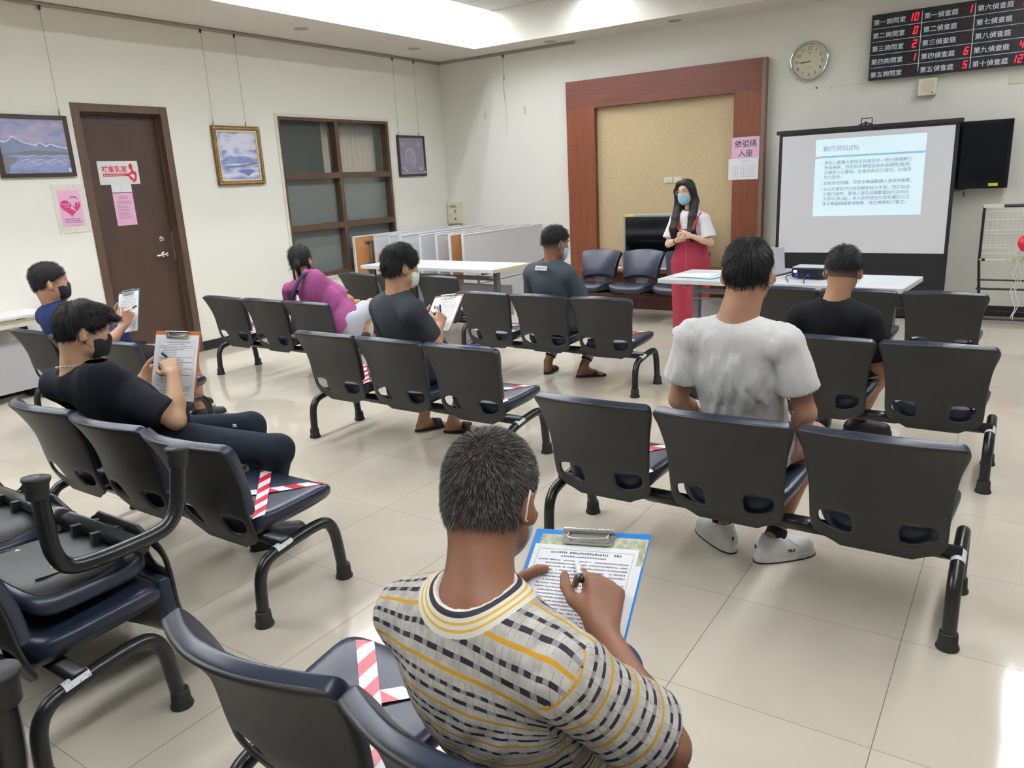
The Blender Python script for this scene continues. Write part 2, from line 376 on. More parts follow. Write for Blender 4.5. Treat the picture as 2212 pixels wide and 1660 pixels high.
# ---------------------------------------------------------------- pictures
def fnoise(name, c1, c2, sc, stretch, lo=.35, hi=.65, rough=.35): return mat(name, c1, rough, noise=(sc, c2, 6, lo, hi, stretch), coat=.5)
def frame(parent, w, h, t, d, m, name='frame'):
    b = MB()
    for (x0, x1, z0, z1) in [(0, t, 0, h), (w-t, w, 0, h), (t, w-t, 0, t), (t, w-t, h-t, h)]: b.box(x0, x1, -d, 0, z0, z1)
    return b.build(name, m, parent, bevel=.003)
def ridge(x0, x1, pts, zb):
    return [(x0, zb)]+[(x0+(x1-x0)*u, z) for u, z in pts]+[(x1, zb)]
p1 = onleft('framed_painting', 'dark framed painting of snowy blue mountains above a lake, left of the door', 'painting', -6.02, 1.825)
frame(p1, .625, .515, .035, .03, mat('dark_frame', '#33231f', .35))
x0, x1, b0, b1 = .035, .59, .035, .48
MB().box(x0, x1, -.012, -.004, b0, b1).build('sky', fnoise('paint_sky_violet', '#6d78b8', '#b5a4c4', 7, (1, 1, 2.4)), p1)
mt = [(0, .3), (.06, .285), (.1, .29), (.14, .3), (.2, .33), (.27, .31), (.32, .29), (.4, .275), (.46, .27), (.52, .255), (.58, .285), (.63, .27), (.68, .25), (.74, .275), (.8, .26), (.86, .25), (.92, .245), (1, .235)]
MB().prism(ridge(x0, x1, [(u, z+.011+.005*math.sin(40*u)) for u, z in mt], .2), .001, M_off(-.0132)).build('snow_ridge', mat('snow_paint', '#e6dde6', .4), p1)
MB().prism(ridge(x0, x1, mt, .2), .001, M_off(-.0136)).build('mountains', fnoise('paint_mountain', '#3d5a94', '#5b74ac', 16, (1, 1, 1)), p1)
MB().prism(ridge(x0, x1, [(0, .2), (.2, .2), (.35, .22), (.55, .225), (.8, .215), (1, .205)], .17), .001, M_off(-.014)).build('far_shore', mat('paint_shore', '#2c3b48', .4), p1)
MB().box(x0, x1, -.0146, -.012, b0, .185).build('lake', fnoise('paint_lake', '#4766ad', '#7e95cc', 9, (1, 1, 3)), p1)
lk = MB()
for zz, am in [(.178, .003), (.14, .01), (.118, .008)]:
    lk.tube([(x0+(x1-x0)*(.25+.7*k/24), -.0148, zz+am*math.sin(k*.9+zz*80)) for k in range(25)], .0022, 5)
lk.build('lake_highlight', mat('snow_paint', ''), p1)
MB().prism([(x0, b0), (x0, .19), (.1, .17), (.17, .16), (.14, .13), (.09, .1), (.07, b0)], .001, M_off(-.0153)).build('near_shore', fnoise('paint_near', '#44506a', '#2f3c52', 14, (1, 1, 1)), p1)
MB().box(.568, .588, -.017, -.0155, .04, .075).build('title_card', M_paper, p1)
MB().box(x0, x1, -.024, -.023, b0, b1).build('glazing', mat('picture_glass', '#ffffff', .02, alpha=.12, spec=.9), p1)
p2 = onleft('framed_painting', 'ornate gold framed painting of blue sea and clouds between the door and window', 'painting', -3.925, 1.695)
GW, GH = .61, .61
M_gold = mat('gold_frame', '#8f7440', .38, metal=.7, noise=(60, '#5c4622', 4, .35, .65), bump=(70, .8, .006))
b = MB()
for (xa, xb, za, zb) in [(0, .045, 0, GH), (GW-.045, GW, 0, GH), (.045, GW-.045, 0, .045), (.045, GW-.045, GH-.045, GH)]: b.box(xa, xb, -.04, 0, za, zb)
b.build('frame', M_gold, p2, bevel=.008)
b = MB()
n = 30
for k in range(n):
    u = (k+.5)/n*GW
    for (xx, zz) in ((u, .024), (u, GH-.024), (.024, u), (GW-.024, u)): b.lathe([(.001, .004), (.006, .002), (.008, -.003), (.006, -.007), (.001, -.009)], 8, Matrix.Translation((xx, -.04, zz)), axis='y')
b.build('beading', mat('gold_bead', '#d9c68d', .3, metal=.6), p2, smooth=True)
frame_in = MB()
for (xa, xb, za, zb) in [(.045, .062, .045, GH-.045), (GW-.062, GW-.045, .045, GH-.045), (.062, GW-.062, .045, .062), (.062, GW-.062, GH-.062, GH-.045)]: frame_in.box(xa, xb, -.03, 0, za, zb)
frame_in.build('inner_liner', mat('liner', '#d8ccb4', .5), p2)
q0, q1 = .062, GW-.062
MB().box(q0, q1, -.012, -.004, q0, q1).build('sky', fnoise('paint_cloud', '#3f5cbc', '#dfe2f2', 6, (1, 1, 2.2), .33, .52), p2)
MB().prism(ridge(q0, q1, [(0, .25), (.1, .27), (.2, .3), (.3, .31), (.42, .285), (.5, .3), (.65, .3), (.8, .29), (.9, .27), (1, .275)], .2), .001, M_off(-.0135)).build('mountains', fnoise('paint_mtn2', '#2e46a6', '#7f97d8', 14, (1, 1, 2)), p2)
MB().box(q0, q1, -.0142, -.012, q0, .225).build('sea', fnoise('paint_sea', '#3958bd', '#dfe9f8', 7, (.7, 1, 3.4), .38, .6), p2)
MB().prism([(.07, .2), (.3, .205), (.54, .235), (.54, .215), (.35, .19), (.2, .18)], .001, M_off(-.0148)).build('headland', mat('paint_head', '#30596e', .4), p2)
MB().prism([(.25, .15), (.42, .165), (.5, .15), (.45, .12), (.4, .09), (.33, .125)], .001, M_off(-.0148)).build('rock', mat('paint_rock', '#293aa0', .4), p2)
MB().box(q0, q1, -.024, -.023, q0, q1).build('glazing', mat('picture_glass', ''), p2)
p3 = onleft('framed_painting', 'small dark framed purple picture with pale swirling lines right of the window', 'painting', -1.045, 1.72)
W3, H3 = .565, .54
frame(p3, W3, H3, .03, .03, mat('dark_frame', ''))
MB().box(.03, W3-.03, -.01, -.004, .03, H3-.03).build('mount', mat('mount_lilac', '#7d73a0', .6), p3)
MB().box(.05, W3-.05, -.012, -.01, .05, H3-.05).build('background', fnoise('paint_purple', '#4a4670', '#5a5688', 12, (1, 1, 1)), p3)
rg = random.Random(5); cur = MB(); cur2 = MB()
for k in range(26):
    a = rg.random()*2*PI; r0 = .02+.03*rg.random(); pts = []
    L0 = .06+.12*rg.random(); bend = rg.uniform(-3, 3)
    for j in range(10):
        t = j/9; rr = r0+L0*t; aa = a+bend*t*t
        pts.append((.29+rr*math.cos(aa)*.8, -.0135, .255+rr*math.sin(aa)*1.05))
    (cur if k % 2 else cur2).tube(smoothpath(pts, 2), .0016, 4)
cur.build('pale_lines', mat('pale_line', '#d9cfd9', .5), p3); cur2.build('pink_lines', mat('pink_line', '#cf9aa8', .5), p3)
lf = MB()
for (x, z, s) in [(.09, .45, 1), (.46, .45, -1), (.1, .13, 1), (.14, .1, 1), (.49, .12, -1), (.47, .13, -1)]: lf.prism([(x, z), (x+.03*s, z-.01), (x+.045*s, z-.05), (x+.02*s, z-.035), (x-.01*s, z-.02)], .001, M_off(-.0145))
lf.build('leaves', mat('leaf_green', '#a9c65a', .5), p3)
MB().box(W3-.045, W3-.03, -.032, -.03, .035, .07).build('title_card', M_paper, p3)
MB().box(.03, W3-.03, -.024, -.023, .03, H3-.03).build('glazing', mat('picture_glass', ''), p3)
# hanging wires: one thing per wire
M_wire = mat('steel_wire', '#8a857c', .4, metal=.6)
def wire(x, y, z0, z1, label, slide=True):
    t = thing('hanging_wire', label, 'wire', (x, y, z1), group='steel picture wires')
    MB().tube([(0, 0, 0), (0, 0, z0-z1)], .0018, 6).build('cable', M_wire, t)
    MB().box(-.006, .006, -.009, .009, -.035, .0).build('top_hook', mat('dark_metal', '#3d3935', .4, metal=.5), t)
    if slide: MB().lathe([(.003, 0), (.006, .006), (.006, .03), (.003, .05)], 10, Matrix.Translation((0, 0, z0-z1))).build('height_clamp', M_wire, t, smooth=True)
for (y, z0, l) in [(-5.449, 2.34, 'steel wire holding up the mountain painting left of the door'), (-3.888, 2.305, 'left steel wire of the gold framed painting'), (-3.483, 2.305, 'right steel wire of the gold framed painting'), (-1.015, 2.26, 'left steel wire of the small purple picture'), (-.59, 2.26, 'right steel wire of the small purple picture')]: wire(.025, y, z0, HC-.03, l)
t = thing('hanging_wire', 'loose steel wire hanging down the back wall with nothing on it', 'wire', (1.11, -.025, HC-.03), group='steel picture wires')
MB().tube(smoothpath([(0, 0, 0), (0, 0, -.28), (-.006, 0, -.42), (.008, 0, -.6), (.016, 0, -.8), (-.002, 0, -1.02)], 6), .0016, 6).build('cable', M_wire, t)
MB().tube(smoothpath([(0, -.004, -.3), (-.012, -.004, -.42), (0, -.004, -.55), (.014, -.004, -.7)], 5), .0014, 6).build('cable', M_wire, t)
MB().lathe([(.003, 0), (.007, .01), (.007, .04), (.003, .06)], 10, Matrix.Translation((.003, 0, -.32))).build('height_clamp', M_wire, t, smooth=True)
MB().box(-.006, .006, -.009, .009, -.04, .0).build('top_hook', mat('dark_metal', ''), t)
# ---------------------------------------------------------------- window in the left wall
wn = bpy.data.objects.new('window_1', None); C.objects.link(wn); wn.location = (0, WY0, WZ0); wn.rotation_euler = (0, 0, WL); wn['kind'] = 'structure'
WW, WH = WY1-WY0, WZ1-WZ0
M_trimw = mat('window_trim', '#dcd7c6', .6)
f = MB(); e = .035
f.box(-e, 0, -.012, .0, -e, WH+e); f.box(WW, WW+e, -.012, .0, -e, WH+e); f.box(0, WW, -.012, 0, WH, WH+e); f.box(0, WW, -.012, 0, -e, 0)
f.build('window_trim', M_trimw, wn)
f = MB(); MX = WY0+2.139 and (-2.12-WY0)
BZ = [(0, .05), (1.20-WZ0-.07, 1.20-WZ0), (1.80-WZ0-.07, 1.80-WZ0), (WH-.035, WH)]
f.box(0, .035, -.002, .14, 0, WH); f.box(WW-.035, WW, -.002, .14, 0, WH); f.box(MX-.03, MX+.03, -.002, .14, 0, WH)
for a, b in BZ: f.box(.035, MX-.03, -.002, .14, a, b); f.box(MX+.03, WW-.035, -.002, .14, a, b)
f.build('window_frame', M_brown, wn, bevel=.002)
def frost():
    m = mat('frosted_glass', '#cfdad6', .32, trans=.75, spec=.6, bump=(400, .05, .001)); return m
M_clear = mat('window_glass', '#b9c4bc', .02, alpha=.12, spec=.7)
for (xa, xb) in ((.035, MX-.03), (MX+.03, WW-.035)):
    for k in range(3):
        MB().box(xa, xb, .1, .106, BZ[k][1], BZ[k+1][0]).build('pane', M_clear if k == 2 else frost(), wn)
# room beyond the glass: side walls, rear wall and a curtain
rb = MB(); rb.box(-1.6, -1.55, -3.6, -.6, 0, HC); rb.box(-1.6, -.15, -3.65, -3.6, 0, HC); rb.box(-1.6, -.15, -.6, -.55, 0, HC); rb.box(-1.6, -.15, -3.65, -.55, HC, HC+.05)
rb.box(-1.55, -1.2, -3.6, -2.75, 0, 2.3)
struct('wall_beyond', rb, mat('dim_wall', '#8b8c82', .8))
cv = MB(); vs = []; fs = []; nn = 90
for k in range(nn+1):
    y = -2.12+.98*k/nn; x = -.3+.022*math.sin(k*.55)+.012*math.sin(k*1.31+1); vs += [(x, y, .5), (x+.004, y, 2.6)]
for k in range(nn): fs.append((2*k, 2*k+2, 2*k+3, 2*k+1))
cv.add(vs, fs); o = cv.build('curtain', M_curtain, None, smooth=True); tag(o, 'pleated beige curtain hanging behind the right half of the window', 'curtain')
sd = o.modifiers.new('s', 'SOLIDIFY'); sd.thickness = .003
# fire box in the corner
fb = onback('wall_box', 'cream metal service box on the back wall just right of the corner', 'wall box', .02, 1.02)
MB().box(0, .235, -.06, 0, 0, .32).build('box_body', M_cream, fb, bevel=.004)
MB().box(.015, .22, -.063, -.06, .012, .305).build('box_door', M_cream, fb, bevel=.002)
text('充電站', .042, M_ink, fb, 'lettering', (.04, -.0636, .235), space=1.1)
MB().box(.13, .155, -.067, -.063, .16, .2).build('socket', mat('socket_grey', '#77746a', .5), fb); MB().box(.13, .155, -.067, -.063, .05, .09).build('socket', mat('socket_grey', ''), fb)
MB().lathe([(.012, 0), (.012, -.006), (.006, -.008)], 16, Matrix.Translation((.05, -.063, .12)), axis='y').build('lock', M_chrome, fb)
for x, z, l in [(.753, 2.50, 'small plastic adhesive hook on the back wall left of the loose wire'), (1.41, 2.50, 'small plastic adhesive hook on the back wall right of the loose wire')]:
    t = onback('wall_hook', l, 'hook', x, z-.05, group='adhesive hooks on the back wall')
    MB().box(-.012, .012, -.004, 0, 0, .1).build('plate', mat('hook_plate', '#c9c6ac', .5), t); MB().tube([(0, -.002, .02), (0, -.018, .012), (0, -.02, .03)], .003, 6).build('prong', mat('hook_plate', ''), t)
# ---------------------------------------------------------------- wooden surround and beige recess panel on the back wall
su = onback('door_surround', 'reddish brown veneered portal surround on the back wall', 'surround', 2.10, 0)
X1 = 2.53; Z1 = 2.77; IL, IR, IT = .40, 2.18, 2.43
MB().box(0, IL, -.1, 0, 0, Z1-.34).box(IR, X1-.04, -.1, 0, 0, Z1-.34).build('jamb', M_woodv, su)
MB().prism([(0, Z1-.34), (0, Z1), (X1-.04, Z1), (X1-.04, Z1-.34)], .1, M_off(-.1)).build('lintel', M_woodh, su)
MB().box(X1-.04, X1, -.1, 0, 0, Z1).build('side_return', mat('return_grey', '#7a6557', .6), su)
g = MB()
for z in (.62, 1.98): g.box(0, IL, -.1012, -.1, z, z+.004); g.box(IR, X1-.04, -.1012, -.1, z, z+.004)
g.build('joint_line', mat('joint_dark', '#4e2a1c', .6), su)
bp_ = onback('recess_panel', 'beige textured board filling the wooden portal surround', 'panel', 2.10, 0)
MB().box(IL+.001, IR-.001, -.022, 0, .0, IT+.001).build('board', M_beige, bp_)
sp = onback('switch_plate', 'left blank cream switch plate on the beige board', 'switch', 3.41, 1.47, -.022, group='switch plates on the beige board')
MB().box(0, .11, -.01, 0, 0, .073).build('plate', M_cream, sp, bevel=.003); MB().box(.01, .1, -.013, -.01, .012, .061).build('rocker', M_cream, sp, bevel=.002)
s2 = copy_tree(sp); s2.location.x += .117; s2['label'] = 'right blank cream switch plate above the standing woman'
# bottom wooden platform in the recess
pf = onback('low_cabinet', 'low dark wooden cabinet against the beige board behind the seats', 'cabinet', 2.55, 0, -.13)
MB().box(0, 1.7, -.5, 0, .03, .44).build('body', wood('dark_wood', '#5f3322', '#4b2619', (1, 12, 12)), pf)
MB().box(-.02, 1.72, -.53, 0, .44, .47).build('top_board', wood('brown_wood', '#80512f', '#6c4126', (.8, 14, 14)), pf, bevel=.003)
MB().box(0, 1.7, -.51, 0, 0, .1).build('plinth', mat('plinth_wood', '#472318', .5), pf)
# notices on the right jamb
M_pinks = mat('pink_sign', '#ecc0da', .7)
n1 = onback('pink_notice', 'pink paper notice with two lines of black characters on the wooden jamb', 'notice', 4.268, 1.70, -.1)
MB().box(0, .315, -.002, 0, 0, .245).build('sheet', M_pinks, n1)
text('依號碼', .085, M_ink, n1, 'lettering', (.032, -.0022, .14), bold=.0006); text('入座', .085, M_ink, n1, 'lettering', (.075, -.0022, .035), bold=.0006)
n2 = onback('seating_chart', 'white printed seat chart sheet taped below the pink notice', 'notice', 4.235, 1.475, -.103)
MB().box(0, .345, -.002, 0, 0, .235).build('sheet', M_paper, n2)
b = MB()
for r_ in range(6):
    for c_ in range(9): b.box(.055+c_*.027+(.01 if c_ > 2 else 0), .065+c_*.027+(.01 if c_ > 2 else 0), -.0026, -.002, .03+r_*.022, .036+r_*.022)
b.box(.14, .24, -.0026, -.002, .205, .208).box(.15, .25, -.0026, -.002, .165, .166).box(.15, .25, -.0026, -.002, .19, .191)
b.build('seat_grid', mat('chart_ink', '#9a9aa8', .7), n2)
# ---------------------------------------------------------------- clock
ck = onback('wall_clock', 'round chrome wall clock with cream dial showing about quarter to nine', 'clock', 5.063, 2.675)
MB().lathe([(.203, 0), (.206, -.02), (.2, -.04), (.186, -.046), (.176, -.036), (.174, -.02)], 64, axis='y').build('rim', M_chrome, ck, smooth=True)
MB().lathe([(.176, -.018), (.176, -.021)], 64, axis='y').build('dial', mat('dial_cream', '#e6e2bd', .6), ck)
for k in range(1, 13):
    a = PI/2-k*PI/6; text(str(k), .05, M_ink, ck, 'numeral', (.132*math.cos(a), -.0225, .132*math.sin(a)-.017), align='CENTER', bold=.0004)
b = MB()
for k in range(60):
    a = k*PI/30; r1 = .156 if k % 5 else .152
    b.box(-.0006, .0006, -.0222, -.021, r1, .163, Matrix.Rotation(a, 4, 'Y'))
b.build('minute_marks', M_ink, ck)
MB().prism([(-.008, .08), (0, .098), (.008, .08)], .001, M_off(-.0222)).box(-.01, .01, -.0222, -.021, .08, .083).build('emblem', M_ink, ck)
MB().box(-.022, .022, -.0222, -.021, -.062, -.058).build('maker_line', mat('chart_ink', ''), ck)
def hand(name, ang, L, w, y, m=M_ink): MB().box(-w, w, y-.001, y, -.02, L, Matrix.Rotation(ang, 4, 'Y')).build(name, m, ck)
hand('minute_hand', R(270), .125, .003, -.026); hand('hour_hand', R(262), .088, .0045, -.0245)
hand('second_hand', R(300), .12, .001, -.028, mat('second_grey', '#d8d8d0', .4))
MB().lathe([(.008, -.021), (.008, -.03), (.004, -.032)], 16, axis='y').build('hub', M_ink, ck)
MB().lathe([(.176, -.036), (.12, -.041), (.06, -.043), (.001, -.044)], 48, axis='y').build('glass', mat('clock_glass', '#ffffff', .02, alpha=.1, spec=.9), ck, smooth=True)
# ---------------------------------------------------------------- number board
bd = onback('queue_display', 'black queue number display board with white characters and red digits', 'display board', 5.672, 2.412)
BW, BH = 1.80, .622
M_bblk = mat('display_black', '#15161d', .35); M_bw = mat('display_white', '#dfe3e6', .5)
MB().box(0, BW, -.08, 0, 0, BH).build('case', M_bblk, bd, bevel=.004)
cols = [.0, .456, .907, 1.36]
M_led = mat('led_red', '#ff2030', .5, emit='#ff1426', es=2.6); M_ledoff = mat('led_off', '#3a1116', .5)
l = MB()
rows_z = [.622-.124*k for k in range(1, 5)]
for k, z in enumerate(rows_z): l.box(.012, BW-.1, -.0815, -.08, z-.012, z-.008)
for x in cols[1:]: l.box(x-.003, x+.003, -.0816, -.08, .04 if x < .5 else .02, .6)
l.build('grid_line', M_bw, bd)
SEG = {'0': 'abcdef', '1': 'bc', '2': 'abged', '3': 'abgcd', '4': 'fgbc', '5': 'afgcd', '6': 'afgedc', '7': 'abc', '8': 'abcdefg', '9': 'abcdfg'}
def seg(b, x, z, ch, h=.07, w=.034, t=.0085, y=-.0822):
    Sh = Matrix(((1, 0, .18, 0), (0, 1, 0, 0), (0, 0, 1, 0), (0, 0, 0, 1)))
    T = Matrix.Translation((x, 0, z)) @ Sh
    q = {'a': (0, w, h-t, h), 'd': (0, w, 0, t), 'g': (0, w, h/2-t/2, h/2+t/2), 'f': (0, t, h/2+.002, h-.002), 'b': (w-t, w, h/2+.002, h-.002), 'e': (0, t, .002, h/2-.002), 'c': (w-t, w, .002, h/2-.002)}
    for s_ in SEG[ch]:
        a = q[s_]; b.box(a[0], a[1], y, y+.002, a[2], a[3], T)
names = [['第一詢問室', '第二詢問室', '第三詢問室', '第四詢問室', '第五詢問室'], ['第一偵查庭', '第二偵查庭', '第三偵查庭', '第四偵查庭', '第五偵查庭'], ['第六偵查庭', '第七偵查庭', '第八偵查庭', '第九偵查庭', '第十偵查庭']]
vals = [['10', ' 0', ' 2', ' 1', '  '], [' 1', '  ', '  ', ' 6', ' 5'], ['  ', '  ', '  ', ' 4', '12']]
vals[2][0] = ' 8'
for c_ in range(3):
    for r_ in range(5):
        z = BH-.124*(r_+1)+.012; x = cols[c_]+.018
        text(names[c_][r_], .058, M_bw, bd, 'lettering', (x, -.0812, z+.014), bold=.0005, space=1.04)
        on, off = MB(), MB()
        for k in range(2):
            ch = vals[c_][r_][k]; xx = cols[c_]+.335+k*.05
            if ch == ' ': seg(off, xx, z+.008, '8')
            else: seg(on, xx, z+.008, ch)
        if on.v: on.build('lit_digits', M_led, bd)
        if off.v: off.build('unlit_digits', M_ledoff, bd)
# speaker and blank plate
sk = onback('wall_speaker', 'small square cream speaker on the wall below the number board', 'speaker', 6.14, 2.215)
MB().box(0, .168, -.07, 0, 0, .165).build('case', M_cream, sk, bevel=.008)
MB().lathe([(.06, -.07), (.06, -.072), (.056, -.0735), (.001, -.074)], 32, Matrix.Translation((.084, 0, .092)), axis='y').build('grille', mat('grille', '#d3ccb0', .6, bump=(300, .8, .002)), sk)
MB().box(.118, .14, -.0715, -.07, .022, .03).build('badge', M_ink, sk)
pl = onback('blank_plate', 'blank cream cover plate on the wall at the right edge', 'cover plate', 6.91, 2.255)
MB().box(0, .13, -.008, 0, 0, .078).build('plate', M_cream, pl, bevel=.003); MB().lathe([(.004, 0), (.004, -.0015)], 10, Matrix.Translation((.012, -.008, .039)), axis='y').build('screw', M_alu, pl)
wm = onback('wall_plug', 'tiny red brown anchor plug in the wall under the clock', 'anchor', 5.148, 2.402)
MB().lathe([(.011, 0), (.011, -.006), (.004, -.008)], 10, axis='y').build('plug', mat('plug', '#8d4435', .6), wm)
sr = MB(); sr.box(5.18, 5.62, -.0006, 0, 2.399, 2.401).box(5.3, 5.303, -.0006, 0, 2.36, 2.41); struct('trim_4', sr, mat('crack', '#b6afa2', .8))
# television
tv = onback('television', 'black wall mounted television partly behind the projection screen', 'television', 6.05, 1.29, -.05)
M_tv = mat('tv_black', '#0e0f12', .2); M_scr = mat('tv_screen', '#07090b', .08, spec=.6)
MB().box(0, .95, -.09, -.02, 0, .645).build('bezel', M_tv, tv, bevel=.008)
MB().box(.03, .92, -.092, -.09, .075, .615).build('screen_panel', M_scr, tv)
MB().box(.2, .7, -.02, .05, .15, .5).build('wall_bracket', M_tv, tv)
MB().box(.79, .87, -.0925, -.09, .022, .05).build('yellow_tag', mat('tag_yellow', '#d8d23a', .5), tv)
MB().tube(smoothpath([(.1, -.02, .0), (.35, -.01, -.03), (.6, 0, 0)], 4), .006, 6).build('cable', M_black, tv)
MB().prism(disc(.585, -.05, .008, .03, tilt=.1), .01, M_off(-.05)).build('hanging_leaf', mat('green_leaf', '#2f6a3a', .5), tv)
# ---------------------------------------------------------------- projection screen
ps = onback('projection_screen', 'pull-up projection screen with black borders showing a blue-white slide', 'screen', 4.87, 0, -.35)
SW = 1.695
M_sblk = mat('screen_black', '#141318', .5); M_swh = mat('screen_white', '#e6e7ea', .7)
MB().box(-.03, SW+.03, -.012, .02, 1.925, 1.965).build('top_bar', M_sblk, ps, bevel=.003)
MB().box(0, SW, -.002, .002, .12, 1.93).build('border_fabric', M_sblk, ps)
MB().box(.035, SW-.035, -.0035, -.002, .672, 1.905).build('viewing_surface', M_swh, ps)
MB().box(-.02, SW+.02, -.05, .05, 0.02, .12).build('base_case', M_sblk, ps, bevel=.01)
for x in (.25, SW-.3): MB().box(x, x+.05, -.18, .18, 0, .02).build('foot', M_sblk, ps)
MB().tube([(SW*.5, .035, .1), (SW*.5, .035, 2.0)], .012, 8).build('rear_pole', M_sblk, ps)
MB().tube([(.81, .01, 1.96), (.81, .01, 2.03), (.91, .01, 2.03), (.91, .01, 1.96)], .006, 6).tube([(.79, -.01, 1.965), (.86, -.01, 1.985), (.92, -.01, 1.965)], .008, 6).build('hanger', mat('dark_metal', ''), ps)
sl = MB().box(.375, 1.422, -.0045, -.0035, .712, 1.515)
M_slide = mat('slide_light', '#d8ecf2', .7, emit='#cdeaf6', es=.42)
# slide spans z 1.063..1.845 on the surface
o = MB().box(.382, 1.420, -.0045, -.0035, 1.062, 1.85).build('projected_slide', M_slide, ps)
M_stxt = mat('slide_text', '#8c9aac', .8, emit='#8fa3b8', es=.3); M_sred = mat('slide_red', '#c98f98', .8, emit='#cf8f9a', es=.25)
M_sbar = mat('slide_bar', '#97bcd4', .8, emit='#90bdd8', es=.35)
MB().box(.43, 1.42, -.0052, -.0045, 1.662, 1.682).build('slide_bar', M_sbar, o); MB().box(.382, .425, -.0052, -.0045, 1.655, 1.678).build('slide_block', mat('slide_tan', '#d2b9a8', .8, emit='#d2b9a8', es=.3), o)
text('執行須知(四).', .062, M_stxt, o, 'slide_title', (.455, -.0048, 1.73), bold=.0003)
lines = [(.475, 1.595, '原則上觀護人會指定台端至同一執行機構履行'), (.475, 1.545, '義務勞務，但如有移轉或協助其他機關(構)執'), (.475, 1.495, '行勞務之必要時，本署會再另行通知，台端須'), (.475, 1.448, '充分配合。'),
         (.475, 1.388, '如有其他問題，我會主動與觀護人室保持聯繫。'), (.475, 1.325, '本人於課程中已收到勞務執行手冊，關於指派'), (.475, 1.275, '之執行機關、督導人員及其聯繫電話均詳列於'), (.475, 1.225, '手冊中(第2頁)；本人將依規定於收到囑託公文'), (.475, 1.175, '後主動與機構督導聯繫，確定勞務執行事宜。')]
for x, z, s_ in lines: text(s_, .0415, M_stxt, o, 'slide_text', (x, -.0048, z), bold=.0003)
for z in (1.6, 1.392, 1.33): MB().tube([(.445, -.0048, z), (.46, -.0048, z), (.46, -.0048, z+.016), (.445, -.0048, z+.016), (.445, -.0048, z)], .0012, 4).build('slide_bullet', M_stxt, o)
# ---------------------------------------------------------------- tables
M_ttop = mat('table_top_grey_white', '#d9d9dc', .35); M_tedge = mat('table_edge', '#e3e3e4', .35); M_tleg = mat('table_leg_grey', '#8f9296', .4, metal=.6); M_tunder = mat('orange_board', '#c08a58', .6, noise=(5, '#b47e4e', 3, .3, .7)); M_tpanel = mat('modesty_grey', '#b9b9bb', .5)
def folding_table(label, loc, rz, L=1.85, D=.61, light_edge=False, low=False):
    """top flat at z .74; long axis x, front towards -y"""
    t = thing('folding_table', label, 'table', loc, rz)
    MB().box(0, L, -D, 0, .715, .743).build('tabletop', M_ttop, t, bevel=.006)
    b = MB()
    for (xa, xb, ya, yb) in [(-.004, L+.004, -D-.006, -D+.004), (-.004, L+.004, -.004, .006), (-.006, .003, -D, 0)]: b.box(xa, xb, ya, yb, .708, .745)
    b.build('edge_band', M_tedge, t, bevel=.004)
    MB().box(L-.003, L+.006, -D, 0, .708, .745).build('edge_band', M_tedge if not light_edge else mat('cream_edge', '#dfd9b8', .4), t, bevel=.004)
    for x in (.2, L-.2):
        MB().box(x-.028, x+.028, -D/2-.03, -D/2+.03, .05, .69).build('leg', M_tleg, t, bevel=.008)
        MB().box(x-.02, x+.02, -D+.08, -.08, .675, .71).build('top_bracket', M_tleg, t, bevel=.005)
        MB().box(x-.025, x+.025, -D+.03, -.03, .03, .07).build('foot', M_tleg, t, bevel=.01)
    MB().tube([(.2, -D/2, .6), (L-.2, -D/2, .6)], .014, 8).tube([(.2, -D/2-.1, .56), (L-.2, -D/2-.1, .56)], .008, 8).build('crossbar', M_tleg, t)
    sh = MB()
    for k in range(5): sh.tube([(.22, -D+.12+k*.05, .63), (L-.22, -D+.12+k*.05, .63)], .004, 6)
    sh.build('wire_shelf', M_tleg, t)
    MB().box(.14, L-.14, -.14, -.125, .2, .52).build('modesty_panel', M_tpanel, t)
    return t
folding_table('white folding table under the projector and laptop, in front of the screen', (4.732, -2.56, 0), R(-4.2), 1.86, .66)
folding_table('white folding table at the left with a cream end, in front of the folded tables', (.93, -2.2, 0), R(-3.5), 1.92, .63, True)
t = thing('wall_table', 'white folding table against the left wall, cut off by the left edge', 'table', (.02, -6.05, 0), R(-87))
MB().box(0, 1.9, -.02, .38, .70, .735).build('tabletop', M_tedge, t, bevel=.012); MB().box(.02, 1.88, .33, .345, .63, .69).build('apron', M_cream, t)
MB().box(.05, 1.85, .2, .215, .08, .5).build('modesty_panel', M_tpanel, t)
for x in (.12, 1.75): MB().box(x, x+.05, .15, .2, .05, .7).box(x, x+.05, .02, .36, 0, .05).build('leg', M_black, t)
